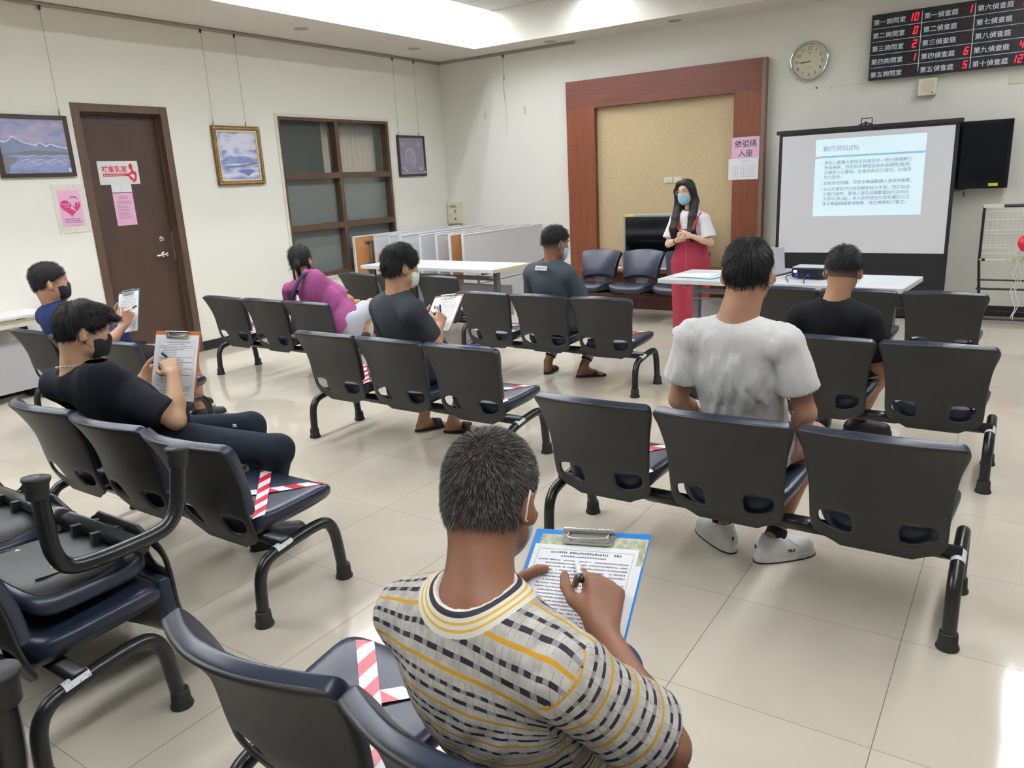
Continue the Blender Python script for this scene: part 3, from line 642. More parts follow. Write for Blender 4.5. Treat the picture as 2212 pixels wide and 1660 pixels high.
# folded tables stored vertically
def folded(label, x, y0, orange=False):
    t = thing('folded_table', label, 'table', (x, y0, 0), 0, group='folding tables stored upright against the back wall')
    L = 1.8
    MB().box(0, .025, 0, L, .40, 1.0).build('tabletop', M_ttop if not orange else M_tunder, t, bevel=.003)
    e = MB(); e.box(-.004, .03, -.006, .012, .395, 1.005).box(-.004, .03, L-.01, L+.006, .395, 1.005).box(-.004, .03, 0, L, .99, 1.008).box(-.004, .03, 0, L, .392, .408); e.build('edge_band', M_tedge, t, bevel=.003)
    if orange:
        f = MB(); f.tube([(.045, .28, .93), (.045, .28, .45)], .018, 8).tube([(.045, .2, .93), (.045, 1.5, .93)], .018, 8); f.build('under_frame', M_tleg, t)
        f = MB(); f.tube(smoothpath([(.06, .42, .6), (.06, .42, .82), (.06, .46, .88), (.06, 1.3, .88), (.06, 1.35, .82), (.06, 1.35, .6)], 5), .009, 8)
        for z in (.64, .7, .76, .82): f.tube([(.06, .42, z), (.06, 1.35, z)], .006, 6)
        f.build('wire_shelf', M_white, t); MB().box(.03, .07, .2, .4, .55, .66).build('hinge_bracket', M_tleg, t, bevel=.01)
    for y in (.25, L-.25):
        MB().box(-.01, .03, y-.025, y+.025, .06, .5).build('leg', M_tleg, t, bevel=.005); MB().box(-.05, .07, y-.03, y+.03, .0, .06).build('foot', mat('caster_black', '#222222', .5), t, bevel=.01)
    MB().box(.036, .05, .12, L-.12, .08, .385).build('modesty_panel', M_ttop, t)
    return t
for k, (x, y, og, l) in enumerate([(.06, -2.1, True, 'upright folded table with orange brown underside, below the window'), (.24, -1.9, False, 'upright folded table next behind the orange backed one'), (.47, -1.88, False, 'third upright folded table from the window'), (.68, -1.9, False, 'fourth upright folded table from the window, its white edge showing'),
    (.98, -1.88, False, 'grey upright folded table in the middle of the stored row'), (1.22, -1.86, False, 'upright folded table just behind the second orange backed one'), (1.42, -1.86, True, 'second orange backed folded table, mostly hidden behind the front one'), (1.62, -1.86, False, 'front white upright folded table nearest the seats')]): folded(l, x, y, og)
# ---------------------------------------------------------------- things by the back wall
mo = onback('monitor', 'black flat monitor with silver frame standing behind the facing seats', 'monitor', 3.02, .48, -.34)
MB().box(0, 1.02, -.04, 0, .0, .64).build('housing', mat('silver_frame', '#a9abae', .35, metal=.5), mo, bevel=.004)
MB().box(.028, .992, -.043, -.04, .16, .61).build('screen_panel', M_scr, mo)
MB().box(.02, .14, -.0415, -.04, .612, .637).build('yellow_tag', mat('tag_yellow', ''), mo)
MB().box(.4, .62, -.0415, -.04, .02, .14).build('control_strip', mat('strip_dark', '#2a2b30', .4), mo)
lp2 = onback('closed_laptop', 'thin white device lying on the low cabinet between the facing seats', 'laptop', 2.86, .47, -.45)
MB().box(0, .2, -.12, 0, 0, .02).build('body', M_white, lp2, bevel=.003); MB().tube(smoothpath([(.03, -.05, .02), (.08, -.07, .05), (.13, -.04, .03)], 4), .004, 6).build('cable', M_black, lp2)
pr = onback('printer', 'grey printer on the low cabinet behind the standing woman', 'printer', 3.50, .47, -.42)
MB().box(0, .36, -.15, .03, 0, .16).build('body', mat('printer_grey', '#8b8d93', .5), pr, bevel=.008); MB().box(.02, .3, -.2, -.15, .01, .03).build('tray', M_white, pr)
# laptop, projector, papers, cables on the front table (top z .745)
TZ = .745
lp = thing('laptop', 'open silver laptop seen from behind on the front table', 'laptop', (5.42, -2.72, TZ), R(176))
MB().box(-.17, .17, -.24, 0, 0, .016).build('base', mat('laptop_silver', '#bfc0c5', .35, metal=.3), lp, bevel=.004)
MB().box(-.17, .17, 0, .006, 0, .225, Matrix.Rotation(R(-12), 4, 'X')).build('lid', mat('laptop_silver', ''), lp, bevel=.003)
PJ_ = 0
pj = thing('projector', 'small black projector with cables on the front table behind the cropped-hair man', 'projector', (5.84, -2.93, TZ), R(-4))
pj.scale = (.85, .85, .85)
MB().box(-.15, .15, -.11, .11, .012, .105).build('case', mat('projector_black', '#17171b', .35), pj, bevel=.014)
MB().box(-.145, .145, -.105, .105, .1, .11).build('top_cover', mat('projector_top', '#c4c8d0', .35), pj, bevel=.005)
MB().lathe([(.035, .11), (.035, .135), (.028, .14), (.024, .13)], 24, Matrix.Translation((.06, 0, .06)), axis='y').build('lens', M_scr, pj, smooth=True)
for x, c_ in ((-.1, '#2b45c8'), (-.05, '#222222'), (0, '#2b45c8'), (.06, '#222222')): MB().box(x-.014, x+.014, -.122, -.108, .03, .05).build('socket', mat('plug'+c_, c_, .4), pj)
MB().box(-.13, -.1, -.115, -.109, .06, .08).build('indicator', mat('ind_light', '#dfe8ff', .4, emit='#cfe0ff', es=1.5), pj)
for k, (pts, l) in enumerate([([(5.76, -2.92, .78), (5.68, -3.06, .77), (5.73, -3.2, .74), (5.75, -3.27, .6), (5.8, -3.28, .45)], 'black cable dropping from the projector over the table edge'),
    ([(5.86, -2.92, .79), (5.84, -3.1, .79), (5.86, -3.25, .74), (5.92, -3.29, .6), (5.86, -3.3, .5), (5.83, -3.28, .4)], 'second black cable looping below the projector'),
    ([(5.72, -2.8, .79), (5.6, -2.86, .76), (5.5, -2.98, .752), (5.35, -3.0, .752), (5.2, -3.05, .752)], 'thin black cable lying across the table towards the laptop'),
    ([(5.7, -2.85, .78), (5.56, -2.95, .755), (5.4, -2.9, .775), (5.3, -2.84, .755)], 'curled black cable beside the laptop')]):
    o = MB().tube(smoothpath(pts, 6), .0042, 6).build('cable', M_black, None, smooth=True); tag(o, l, 'cable', 'cables by the projector')
for k, (x, y, a, c_, l) in enumerate([(4.93, -2.99, 8, '#f1f1f4', 'top white sheet of the papers on the left of the front table'), (5.0, -3.03, -14, '#a8d8ee', 'light blue sheet under the white papers on the front table'), (4.88, -2.95, 22, '#ececf2', 'white sheet sticking out left under the other papers')]):
    z = TZ+.001+(.004, .0025, .001)[k]
    o = MB().box(-.15, .15, -.105, .105, 0, .0012, Matrix.Rotation(R(a), 4, 'Z')).build('paper_sheet', mat('sheet'+c_, c_, .7), None, loc=(x, y, z)); tag(o, l, 'paper', 'papers on the front table')
# wire rack on the right
rk = onback('display_rack', 'black framed rack with white wire panels at the right edge', 'rack', 6.84, 0, -.36)
M_rk = mat('rack_black', '#1b1a20', .4); M_rw = mat('rack_white', '#e2e0d8', .4)
b = MB(); b.tube([(.05, 0, .02), (-.0, 0, .6), (.0, 0, 1.13)], .013, 8).tube([(1.35, 0, .02), (1.4, 0, .6), (1.4, 0, 1.13)], .013, 8).tube([(0, 0, 1.13), (1.4, 0, 1.13)], .015, 8)
b.tube([(0, 0, .42), (1.4, 0, .42)], .009, 8).tube([(0, -.05, .34), (1.4, -.05, .34)], .011, 8).tube([(0, -.02, .04), (1.4, -.02, .04)], .013, 8).build('frame', M_rk, rk)
b = MB()
for z in (1.08, 1.0, .9, .87, .76, .73, .68): b.tube([(.02, -.012, z), (1.38, -.012, z)], .0035 if z not in (.9, .73) else .005, 6)
for k in range(34): b.tube([(.04+k*.04, -.012, 1.08), (.04+k*.04, -.012, .68)], .002, 5)
b.build('wire_panel', M_rw, rk)
MB().box(-.005, .16, -.02, .012, 1.115, 1.15).build('top_label', M_rw, rk); MB().tube([(0, -.02, .62), (.22, -.02, .62)], .006, 6).build('rod', M_rw, rk); MB().box(.02, .05, -.035, -.005, .608, .632).build('clip', M_rk, rk)
MB().box(.25, .6, -.014, -.01, .6, .66).build('green_card', mat('green_card', '#c7d2a8', .6), rk)
bl = thing('balloon', 'red balloon with white curling ribbons tied to the rack at the right edge', 'balloon', (7.2, -.5, .80))
MB().lathe([(.002, -.09), (.03, -.075), (.055, -.03), (.06, .0), (.045, .045), (.02, .065), (.002, .07)], 20).build('balloon_body', mat('balloon_red', '#d0283c', .3, spec=.6), bl, smooth=True)
rb = MB()
for dx, ph, zb in ((-.035, 0, -.72), (-.01, 1.3, -.74), (-.05, 2.2, -.5)): rb.tube([(dx+.018*math.sin(ph+k*.55), .012*math.cos(ph+k*.7), -.06+(zb+.06)*k/30) for k in range(31)], .0042, 5)
rb.tube(smoothpath([(-.03, 0, -.06), (-.07, 0, -.1), (-.03, 0, -.15), (0, 0, -.1), (-.02, 0, -.05)], 5), .005, 6)
rb.build('ribbon', mat('ribbon_white', '#eeeeee', .3), bl, smooth=True)
# ---------------------------------------------------------------- benches
M_shell = None
def shell_mat():
    m = mat('chair_shell', '#3a3a39', .52, bump=(900, .12, .0006)); nt = m.node_tree; N = nt.nodes; L = nt.links; b = N['Principled BSDF']
    tc = N.new('ShaderNodeTexCoord'); sp = N.new('ShaderNodeSeparateXYZ'); L.new(tc.outputs['Object'], sp.inputs[0])
    fx = mathn(nt, 'SUBTRACT', mathn(nt, 'FRACT', mathn(nt, 'DIVIDE', sp.outputs[0], .022)), .5); fz = mathn(nt, 'SUBTRACT', mathn(nt, 'FRACT', mathn(nt, 'DIVIDE', sp.outputs[2], .02)), .5)
    d = mathn(nt, 'ADD', mathn(nt, 'MULTIPLY', fx, fx), mathn(nt, 'MULTIPLY', fz, fz)); dot = mathn(nt, 'LESS_THAN', d, .014)
    inx = mathn(nt, 'LESS_THAN', mathn(nt, 'ABSOLUTE', sp.outputs[0]), .075); inz = mathn(nt, 'MULTIPLY', mathn(nt, 'GREATER_THAN', sp.outputs[2], .30), mathn(nt, 'LESS_THAN', sp.outputs[2], .425))
    k = mathn(nt, 'MULTIPLY', dot, mathn(nt, 'MULTIPLY', inx, inz))
    L.new(mixc(nt, k, hexc('#242423'), hexc('#0a0a0a')), b.inputs['Base Color'])
    return m
M_shell = shell_mat()
M_blue = mat('navy_vinyl', '#1f2636', .36, spec=.55, bump=(420, .1, .0008))
M_frame = mat('black_tube', '#191a1b', .28, spec=.5)
M_rub = mat('rubber_cap', '#1d1d1d', .6)
def lerp(a, b, t): return a+(b-a)*t
def pw(z, tab):
    for (z0, v0), (z1, v1) in zip(tab, tab[1:]):
        if z <= z1: return lerp(v0, v1, max(0, (z-z0)/(z1-z0)))
    return tab[-1][1]
YC = [(.27, .07), (.31, .05), (.36, .02), (.45, -.015), (.55, -.035), (.65, -.08), (.705, -.115), (.75, -.15)]
HWd = [(.26, .115), (.285, .145), (.297, .18), (.308, .213), (.345, .221), (.45, .222), (.56, .228), (.64, .241), (.69, .254), (.72, .257), (.735, .240), (.748, .21)]
def shell_pt(u, z, off=0., grow=0.):
    y = pw(z, YC) + abs(u)**2.2*pw(z, [(.27, .0), (.45, .035), (.77, .07)])
    return (u*(pw(z, HWd)+grow), y+off, z)
def make_backrest(parent, x):
    us = [-1, -.93, -.85, -.60, -.35, -.18, 0, .18, .35, .60, .85, .93, 1]
    zs = [.262, .285, .308, .330, .375, .423, .45, .52, .59, .665, .705, .73, .747]
    vs = []; fs = []
    for z in zs:
        for u in us:
            zz = z
            if z in (.330, .375, .423) and abs(u) > .7: zz = z+{.330: .034, .375: .014, .423: -.010}[z]
            if z >= .73: zz = z-.004*u*u*4*(z-.705)/.04
            vs.append(shell_pt(u, zz))
    nu = len(us)
    for i in range(len(zs)-1):
        for j in range(nu-1):
            um = abs((us[j]+us[j+1])/2)
            if zs[i] in (.330, .375) and .36 < um < .84: continue
            fs.append((i*nu+j, i*nu+j+1, (i+1)*nu+j+1, (i+1)*nu+j))
    b = MB().add(vs, fs).build('backrest', M_shell, parent, smooth=True, loc=(x, 0, 0))
    s_ = b.modifiers.new('s', 'SOLIDIFY'); s_.thickness = .014; s_.offset = 0; q = b.modifiers.new('q', 'SUBSURF'); q.levels = 2; q.render_levels = 2
    # cushion
    us = [-1, -.95, -.8, -.5, -.2, .2, .5, .8, .95, 1]; zs = [.43, .45, .52, .59, .665, .71, .737, .753]
    vs = []; fs = []
    for i, z in enumerate(zs):
        for u in us:
            zz = z + (.035*(1-u*u) if i < 2 else (.012*(1-u*u) if i == 2 else 0)) - (.004*u*u*4*(z-.705)/.04 if z >= .73 else 0)
            p = shell_pt(u, zz, .026-.012*max(0, (z-.705)/.05), -.008+.012*max(0, min(1, (z-.62)/.08))); vs.append(p)
    nu = len(us)
    for i in range(len(zs)-1):
        for j in range(nu-1): fs.append((i*nu+j, i*nu+j+1, (i+1)*nu+j+1, (i+1)*nu+j))
    c = MB().add(vs, fs).build('cushion', M_blue, b, smooth=True)
    s_ = c.modifiers.new('s', 'SOLIDIFY'); s_.thickness = .044; s_.offset = 0; q = c.modifiers.new('q', 'SUBSURF'); q.levels = 2; q.render_levels = 2
    return b
def seat_outline(n=40, sc=1.):
    out = []
    for k in range(n):
        a = 2*PI*k/n; cx, sy = math.cos(a), math.sin(a)
        p = .42; x = math.copysign(abs(cx)**p, cx); y = math.copysign(abs(sy)**p, sy)
        v = (y+1)/2; hw = lerp(.205, .238, v)
        out.append((x*hw*sc, .265+.2*y*sc))
    return out
def seat_z(x, y): return .390+.024*((y-.06)/.4)-.010*max(0, (.11-y)/.05)**2+.012*abs(x/.23)**2.5-.03*max(0, (y-.38)/.08)**2
def make_seat(parent, x):
    n = 40; rings = [(.95, -.055), (1.0, -.035), (1.01, -.012), (.975, 0), (.85, .004), (.55, .002), (.25, 0)]
    vs = []; fs = []
    for sc, dz in rings:
        for (px, py) in seat_outline(n, sc): vs.append((px, py, seat_z(px, py)+dz*(1+(.55*max(0, (.16-py)/.09) if dz < -.02 else 0))))
    for i in range(len(rings)-1):
        for k in range(n): k2 = (k+1) % n; fs.append((i*n+k, i*n+k2, (i+1)*n+k2, (i+1)*n+k))
    fs.append(tuple(reversed(range(n)))); fs.append(tuple((len(rings)-1)*n+k for k in range(n)))
    s_ = MB().add(vs, fs).build('seat', M_blue, parent, smooth=True, loc=(x, 0, 0))
    # pan
    rings = [(.55, -.088), (.8, -.078), (.92, -.062), (.955, -.052)]; vs = []; fs = []
    for sc, dz in rings:
        for (px, py) in seat_outline(n, sc): vs.append((px, py, seat_z(px, py)+dz))
    for i in range(len(rings)-1):
        for k in range(n): k2 = (k+1) % n; fs.append((i*n+k, i*n+k2, (i+1)*n+k2, (i+1)*n+k))
    fs.append(tuple(reversed(range(n)))); fs.append(tuple((len(rings)-1)*n+k for k in range(n)))
    p = MB().add(vs, fs).build('seat_pan', M_shell, s_, smooth=True)
    bl_ = MB()
    for (bx, by) in ((-.09, .12), (.09, .12), (-.11, .33), (.11, .33)): bl_.lathe([(.009, 0), (.009, -.003), (.005, -.005)], 12, Matrix.Translation((bx, by, seat_z(bx, by)-.0845)))
    bl_.build('bolts', M_chrome, s_, smooth=True)
    rb_ = MB()
    for bx in (-.15, -.05, .05, .15): rb_.box(bx-.003, bx+.003, .12, .40, .325, .345)
    rb_.box(-.15, .15, .26, .266, .325, .345).box(-.15, .15, .38, .386, .327, .347); rb_.build('pan_ribs', M_shell, s_)
    b = MB(); b.box(-.07, .07, .08, .2, .325, .35).box(-.07, -.05, .1, .19, .27, .34).box(.05, .07, .1, .19, .27, .34).box(-.05, .05, .07, .12, .29, .34)
    for sx in (-.03, .03): b.lathe([(.006, 0), (.006, -.006)], 8, Matrix.Translation((sx, .1, .326)))
    b.build('bracket', M_frame, s_, bevel=.004)
    return s_
def leg_path():
    return smoothpath([(0, .0, .0), (0, .004, .12), (0, .012, .19), (0, .035, .235), (0, .08, .26), (0, .2, .278), (0, .31, .285), (0, .36, .272), (0, .388, .232), (0, .402, .17), (0, .42, .0)], 5)
def make_bench(tape=(), sticker=True):
    t = thing('bench', '', 'bench')
    MB().tube([(-.79, .14, .285), (.79, .14, .285)], .027, 16).build('beam', M_frame, t, smooth=True)
    for x in (-.36, .17): MB().tube([(x, .14, .285), (x+.19, .14, .285)], .03, 16).build('beam_sleeve', M_frame, t, smooth=True)
    for x in (-.78, .78):
        l = MB().tube(leg_path(), .0235, 14).build('leg', M_frame, t, smooth=True, loc=(x, 0, 0))
        for y in (0, .42):
            MB().lathe([(.036, 0), (.037, .006), (.031, .02), (.029, .058), (.027, .062), (.0235, .062)], 20, Matrix.Translation((0, y, 0))).build('foot_cap', M_rub, l, smooth=True)
    for x in (-.53, 0, .53):
        make_backrest(t, x); make_seat(t, x)
    return t
def stripe_mat():
    m = bpy.data.materials.new('hazard_tape'); m.use_nodes = True; nt = m.node_tree; b = nt.nodes['Principled BSDF']
    uv = nt.nodes.new('ShaderNodeUVMap'); sp = nt.nodes.new('ShaderNodeSeparateXYZ'); nt.links.new(uv.outputs[0], sp.inputs[0])
    k = mathn(nt, 'GREATER_THAN', mathn(nt, 'FRACT', mathn(nt, 'ADD', mathn(nt, 'MULTIPLY', sp.outputs[0], 1/.11), mathn(nt, 'MULTIPLY', sp.outputs[1], .45))), .5)
    nt.links.new(mixc(nt, k, hexc('#e9e9ee'), hexc('#c92238')), b.inputs['Base Color']); b.inputs['Roughness'].default_value = .25
    return m
M_tape = stripe_mat()
def tape_mesh(p, q, wd=.048, n=14):
    p, q = Vector((*p, 0)), Vector((*q, 0)); d = (q-p); L = d.length; d.normalize(); s_ = Vector((-d.y, d.x, 0))
    me = bpy.data.meshes.new('seat_tape'); vs = []; fs = []; uvs = []
    for i in range(n+1):
        for j in (-1, -.33, .33, 1):
            v = p+d*L*i/n+s_*j*wd/2; vs.append((v.x, v.y, seat_z(v.x, v.y)+.0052)); uvs.append((L*i/n, (j+1)/2))
    for i in range(n):
        for j in range(3): fs.append((i*4+j, i*4+j+1, (i+1)*4+j+1, (i+1)*4+j))
    me.from_pydata(vs, [], fs); uv = me.uv_layers.new(name='UVMap')
    for lp_ in me.loops: uv.data[lp_.index].uv = uvs[lp_.vertex_index]
    me.materials.append(M_tape); me.polygons.foreach_set('use_smooth', [True]*len(fs)); return me
TAPE = [tape_mesh((-.19, .085), (.19, .42)), tape_mesh((.19, .085), (-.17, .42))]
proto = make_bench()
def sticker_mb():
    b = MB(); p = leg_path(); return b
_extra = []
def bench(label, x, y, rz=0, tape=(), sticker=True, loc=None, rot=None, first=[True]):
    o = proto if first[0] else copy_tree(proto); first[0] = False
    o.location = loc or (x, y, 0); o.rotation_euler = rot or (0, 0, rz)
    o['label'] = label; o['group'] = 'three-seat beam benches'; o['category'] = 'bench'
    _extra.append((o, tape, sticker)); return o
def bench_extra(o, tape, sticker):
    for k in tape:
        for me in TAPE:
            q = bpy.data.objects.new('seat_tape', me); C.objects.link(q); q.parent = o; q.location = (k*.53, 0, .0006 if me is TAPE[1] else 0); q['label'] = 'red and white striped tape stuck across the seat'
    if sticker:
        b = MB(); P_ = leg_path()
        seg_ = [p for p in P_ if .085 < p.y < .17]
        n = 8; ring = []
        for p in (Vector((0, .09, .2635)), Vector((0, .165, .2745))):
            for k_ in range(n+1):
                a = R(20+140*k_/n); ring.append((.0246*math.cos(a), p.y, p.z+.0246*math.sin(a)))
        b.add(ring, [(k_, k_+1, n+2+k_, n+1+k_) for k_ in range(n)])
        s_ = b.build('asset_label', mat('sticker_white', '#e4e6ea', .4, noise=(160, '#9aa0a8', 2, .62, .66)), o, smooth=True, loc=(.78, 0, 0)); s_['label'] = 'small white printed inventory sticker'
    return o
bench('right near bench, the seat in the middle taken by the man in the white T-shirt', 6.352, -6.54, 0, (-1, 1))
bench('right second bench, in front of the white T-shirt man, used by the man in black', 6.38, -5.04, 0, (1,))
bench('right third bench, empty and pushed against the projector table', 6.265, -3.39, 0, (-1, 0, 1))
bench('middle bench used by the man in a grey T-shirt who holds a clipboard', 4.152, -5.91, 0, (-1, 1))
bench('middle bench used by the man in sandals and striped cuffs', 4.13, -4.187, 0, (-1, 1))
bench('middle left bench used by the man with a silver necklace', 4.155, -7.60, 0, (1,))
bench('left bench used by the woman in the magenta blouse', 1.92, -5.01, 0, (-1, 1), False)
bench('left front bench beside the cream-ended table, empty', 1.96, -3.40, 0, (-1, 1))
bench('left bench used by the man in navy holding a green clipboard', 1.885, -6.59, 0, (-1, 1))
bench('nearest bench, the striped-shirt man sitting on it', 6.535, -8.35, 0, (-1,), False)
bench('upright bench under the upside-down one at the lower left corner', 4.30, -8.47, 0, ())
bench('bench facing the room in front of the low wooden cabinet', 3.57, -1.06, PI, (), False)
# inverted benches stacked upside down
bench('upside-down bench stacked on another at the lower left, its four feet in the air', 0, 0, loc=(4.255, -7.891, .83), rot=(PI-.12, 0, 0), sticker=False)
bench('upside-down bench at the lower left corner with one rubber foot showing', 0, 0, loc=(5.10, -8.775, .86), rot=(PI, 0, 0), sticker=False)
bench('upright bench hidden under the corner upside-down one', 0, 0, loc=(5.0, -9.42, 0), rot=(0, 0, 0), sticker=False)

for e_ in _extra: bench_extra(*e_)
# ---------------------------------------------------------------- implicit-surface modelling for people and clothes
V3 = lambda p: np.array(p, dtype=np.float64)
def unit(v): v = V3(v); return v/np.linalg.norm(v)
def cone(a, b, ra, rb=None, k=.02, cut=None, cutk=0): return dict(t='c', a=V3(a), b=V3(b), ra=ra, rb=ra if rb is None else rb, k=k, cut=cut or [], m=max(ra, rb or ra))
def ell(c, ax, r, k=.02, cut=None): return dict(t='e', c=V3(c), A=np.array([unit(x) for x in ax]), r=V3(r), k=k, cut=cut or [], m=max(r))
def prim_d(p, X):
    if p['t'] == 'c':
        ba = p['b']-p['a']; L2 = max(ba@ba, 1e-12); h = np.clip(((X-p['a'])@ba)/L2, 0, 1)
        d = np.linalg.norm(X-p['a']-h[..., None]*ba, axis=-1)-(p['ra']+(p['rb']-p['ra'])*h)
    else:
        q = (X-p['c'])@p['A'].T; k0 = np.linalg.norm(q/p['r'], axis=-1); k1 = np.linalg.norm(q/p['r']**2, axis=-1)+1e-9
        d = k0*(k0-1)/k1
    for (cp, cn) in p['cut']: d = np.maximum(d, (X-V3(cp))@unit(cn))
    return d
def bounds(p):
    if p['t'] == 'c': return np.minimum(p['a'], p['b'])-p['m'], np.maximum(p['a'], p['b'])+p['m']
    e = np.abs(p['A'].T)@p['r']; return p['c']-e, p['c']+e
def wrinkle(X, amp, sc, seed, stretch=(1, 1, 1)):
    rg = np.random.RandomState(seed); Y = X*np.array(stretch)*sc; out = 0
    for k in range(5):
        d1 = rg.randn(3); d1 /= np.linalg.norm(d1); d2 = rg.randn(3)
        ph = Y@d1*(1+.45*k)+1.7*np.sin(Y@d2*.45+k); m_ = .5+.5*np.sin(Y@rg.randn(3)*.3+2*k)
        out = out+m_*(.9-1.6*np.abs(np.sin(ph*.5)))/(1+.25*k)
    return amp*out*.6
def field(prims, h, pad=.02, subs=(), disp=None):
    lo = np.min([bounds(p)[0] for p in prims], 0)-pad; hi = np.max([bounds(p)[1] for p in prims], 0)+pad
    n = np.ceil((hi-lo)/h).astype(int)+1
    D = np.full(tuple(n), .05, np.float32)
    def block(p, ext):
        a, b = bounds(p); i0 = np.maximum(((a-ext-lo)/h).astype(int), 0); i1 = np.minimum(((b+ext-lo)/h).astype(int)+2, n)
        if np.any(i1 <= i0): return None, None
        g = np.stack(np.meshgrid(*[lo[i]+h*np.arange(i0[i], i1[i]) for i in range(3)], indexing='ij'), -1)
        return (slice(i0[0], i1[0]), slice(i0[1], i1[1]), slice(i0[2], i1[2])), g
    for p in prims:
        sl, g = block(p, .035)
        if sl is None: continue
        d = prim_d(p, g); D0 = D[sl]; k = p['k']
        hh = np.maximum(k-np.abs(D0-d), 0)/k if k > 0 else 0
        D[sl] = np.minimum(D0, d)-hh*hh*k*.25
    for p in subs:
        sl, g = block(p, .02)
        if sl is None: continue
        d = -prim_d(p, g); D0 = D[sl]; k = p['k']; hh = np.maximum(k-np.abs(D0-d), 0)/k
        D[sl] = np.maximum(D0, d)+hh*hh*k*.25
    if disp is not None:
        near = np.argwhere(np.abs(D) < .03)
        if len(near): D[tuple(near.T)] += disp(lo+near*h).astype(np.float32)
    return D, lo, h
def nets(D, lo, h):
    s = D < 0; n = np.array(D.shape)
    c = np.zeros(tuple(n-1), np.int8)
    for dx in (0, 1):
        for dy in (0, 1):
            for dz in (0, 1): c += s[dx:n[0]-1+dx, dy:n[1]-1+dy, dz:n[2]-1+dz]
    act = np.argwhere((c > 0) & (c < 8)); idx = np.full(tuple(n-1), -1, np.int32); idx[tuple(act.T)] = np.arange(len(act))
    acc = np.zeros((len(act), 3)); cnt = np.zeros(len(act))
    corners = [(i, j, k) for i in (0, 1) for j in (0, 1) for k in (0, 1)]
    vals = {q: D[act[:, 0]+q[0], act[:, 1]+q[1], act[:, 2]+q[2]].astype(np.float64) for q in corners}
    for a in corners:
        for ax in range(3):
            if a[ax]: continue
            b = list(a); b[ax] = 1; b = tuple(b)
            va, vb = vals[a], vals[b]; m = (va < 0) != (vb < 0)
            t = np.where(m, va/np.where(m, va-vb, 1), 0)
            pos = np.tile(np.array(a, float), (len(act), 1)); pos[:, ax] = t
            acc[m] += pos[m]; cnt[m] += 1
    V = lo+h*(act+acc/cnt[:, None]); F = []
    for ax in range(3):
        o1, o2 = [(1, 2), (2, 0), (0, 1)][ax]
        sl0 = [slice(None)]*3; sl1 = [slice(None)]*3; sl0[ax] = slice(0, -1); sl1[ax] = slice(1, None)
        m = s[tuple(sl0)] != s[tuple(sl1)]; e = np.argwhere(m)
        e = e[(e[:, o1] > 0) & (e[:, o2] > 0) & (e[:, o1] < n[o1]-1) & (e[:, o2] < n[o2]-1)]
        inside = s[tuple(e.T)]
        q = []
        for (d1, d2) in ((1, 1), (0, 1), (0, 0), (1, 0)):
            x = e.copy(); x[:, o1] -= d1; x[:, o2] -= d2; q.append(idx[tuple(x.T)])
        q = np.stack(q, 1); q[~inside] = q[~inside][:, ::-1]; F.append(q[(q >= 0).all(1)])
    return V, np.concatenate(F)
def relax(V, F, it=1, lam=.5):
    for _ in range(it):
        S_ = np.zeros_like(V); cn = np.zeros(len(V))
        for a, b in ((0, 1), (1, 2), (2, 3), (3, 0)):
            for i, j in ((a, b), (b, a)):
                np.add.at(S_, F[:, i], V[F[:, j]]); np.add.at(cn, F[:, i], 1)
        V = V+lam*(S_/np.maximum(cn, 1)[:, None]-V)
    return V
def np_mesh(name, V, F, m, parent=None, smooth=True):
    me = bpy.data.meshes.new(name); me.vertices.add(len(V)); me.vertices.foreach_set('co', V.astype(np.float32).ravel())
    me.loops.add(F.size); me.loops.foreach_set('vertex_index', F.astype(np.int32).ravel()); k = F.shape[1]
    me.polygons.add(len(F)); me.polygons.foreach_set('loop_start', np.arange(0, F.size, k, dtype=np.int32)); me.polygons.foreach_set('loop_total', np.full(len(F), k, np.int32))
    me.update(calc_edges=True); me.validate()
    if smooth: me.polygons.foreach_set('use_smooth', np.ones(len(me.polygons), bool))
    me.materials.append(m); o = bpy.data.objects.new(name, me); C.objects.link(o)
    if parent: o.parent = parent; o.matrix_parent_inverse = parent.matrix_world.inverted() if False else Matrix()
    return o
def sdf_obj(name, prims, m, parent, h=.008, subs=(), disp=None, relaxn=1, origin=(0, 0, 0), uvf=None):
    D, lo, h = field(prims, h, subs=subs, disp=disp); V, F = nets(D, lo, h); V = relax(V, F, relaxn, .5)
    o = np_mesh(name, V-V3(origin), F, m, parent)
    if uvf is not None:
        uv = o.data.uv_layers.new(name='UVMap'); U, alts = uvf(V); li = np.empty(len(o.data.loops), np.int32); o.data.loops.foreach_get('vertex_index', li)
        UL = U[li]; fc = V[F].mean(1)
        for Us, mk in alts:
            fm = np.repeat(mk(fc), 4); UL = np.where(fm[:, None], Us[li], UL)
        uv.data.foreach_set('uv', UL.astype(np.float32).ravel())
    return o, V, F
def ik(a, b, l1, l2, hint):
    a, b, hint = V3(a), V3(b), V3(hint); d = b-a; L = np.linalg.norm(d); L_ = min(L, (l1+l2)*.999); u = d/L
    x = (l1*l1-l2*l2+L_*L_)/(2*L_); hgt = math.sqrt(max(l1*l1-x*x, 0)); w_ = hint-a; w_ = w_-(w_@u)*u; w_ /= np.linalg.norm(w_)+1e-9
    return a+u*x+w_*hgt
def rotaxis(v, ax, ang):
    v, ax = V3(v), unit(ax); return v*math.cos(ang)+np.cross(ax, v)*math.sin(ang)+ax*(ax@v)*(1-math.cos(ang))
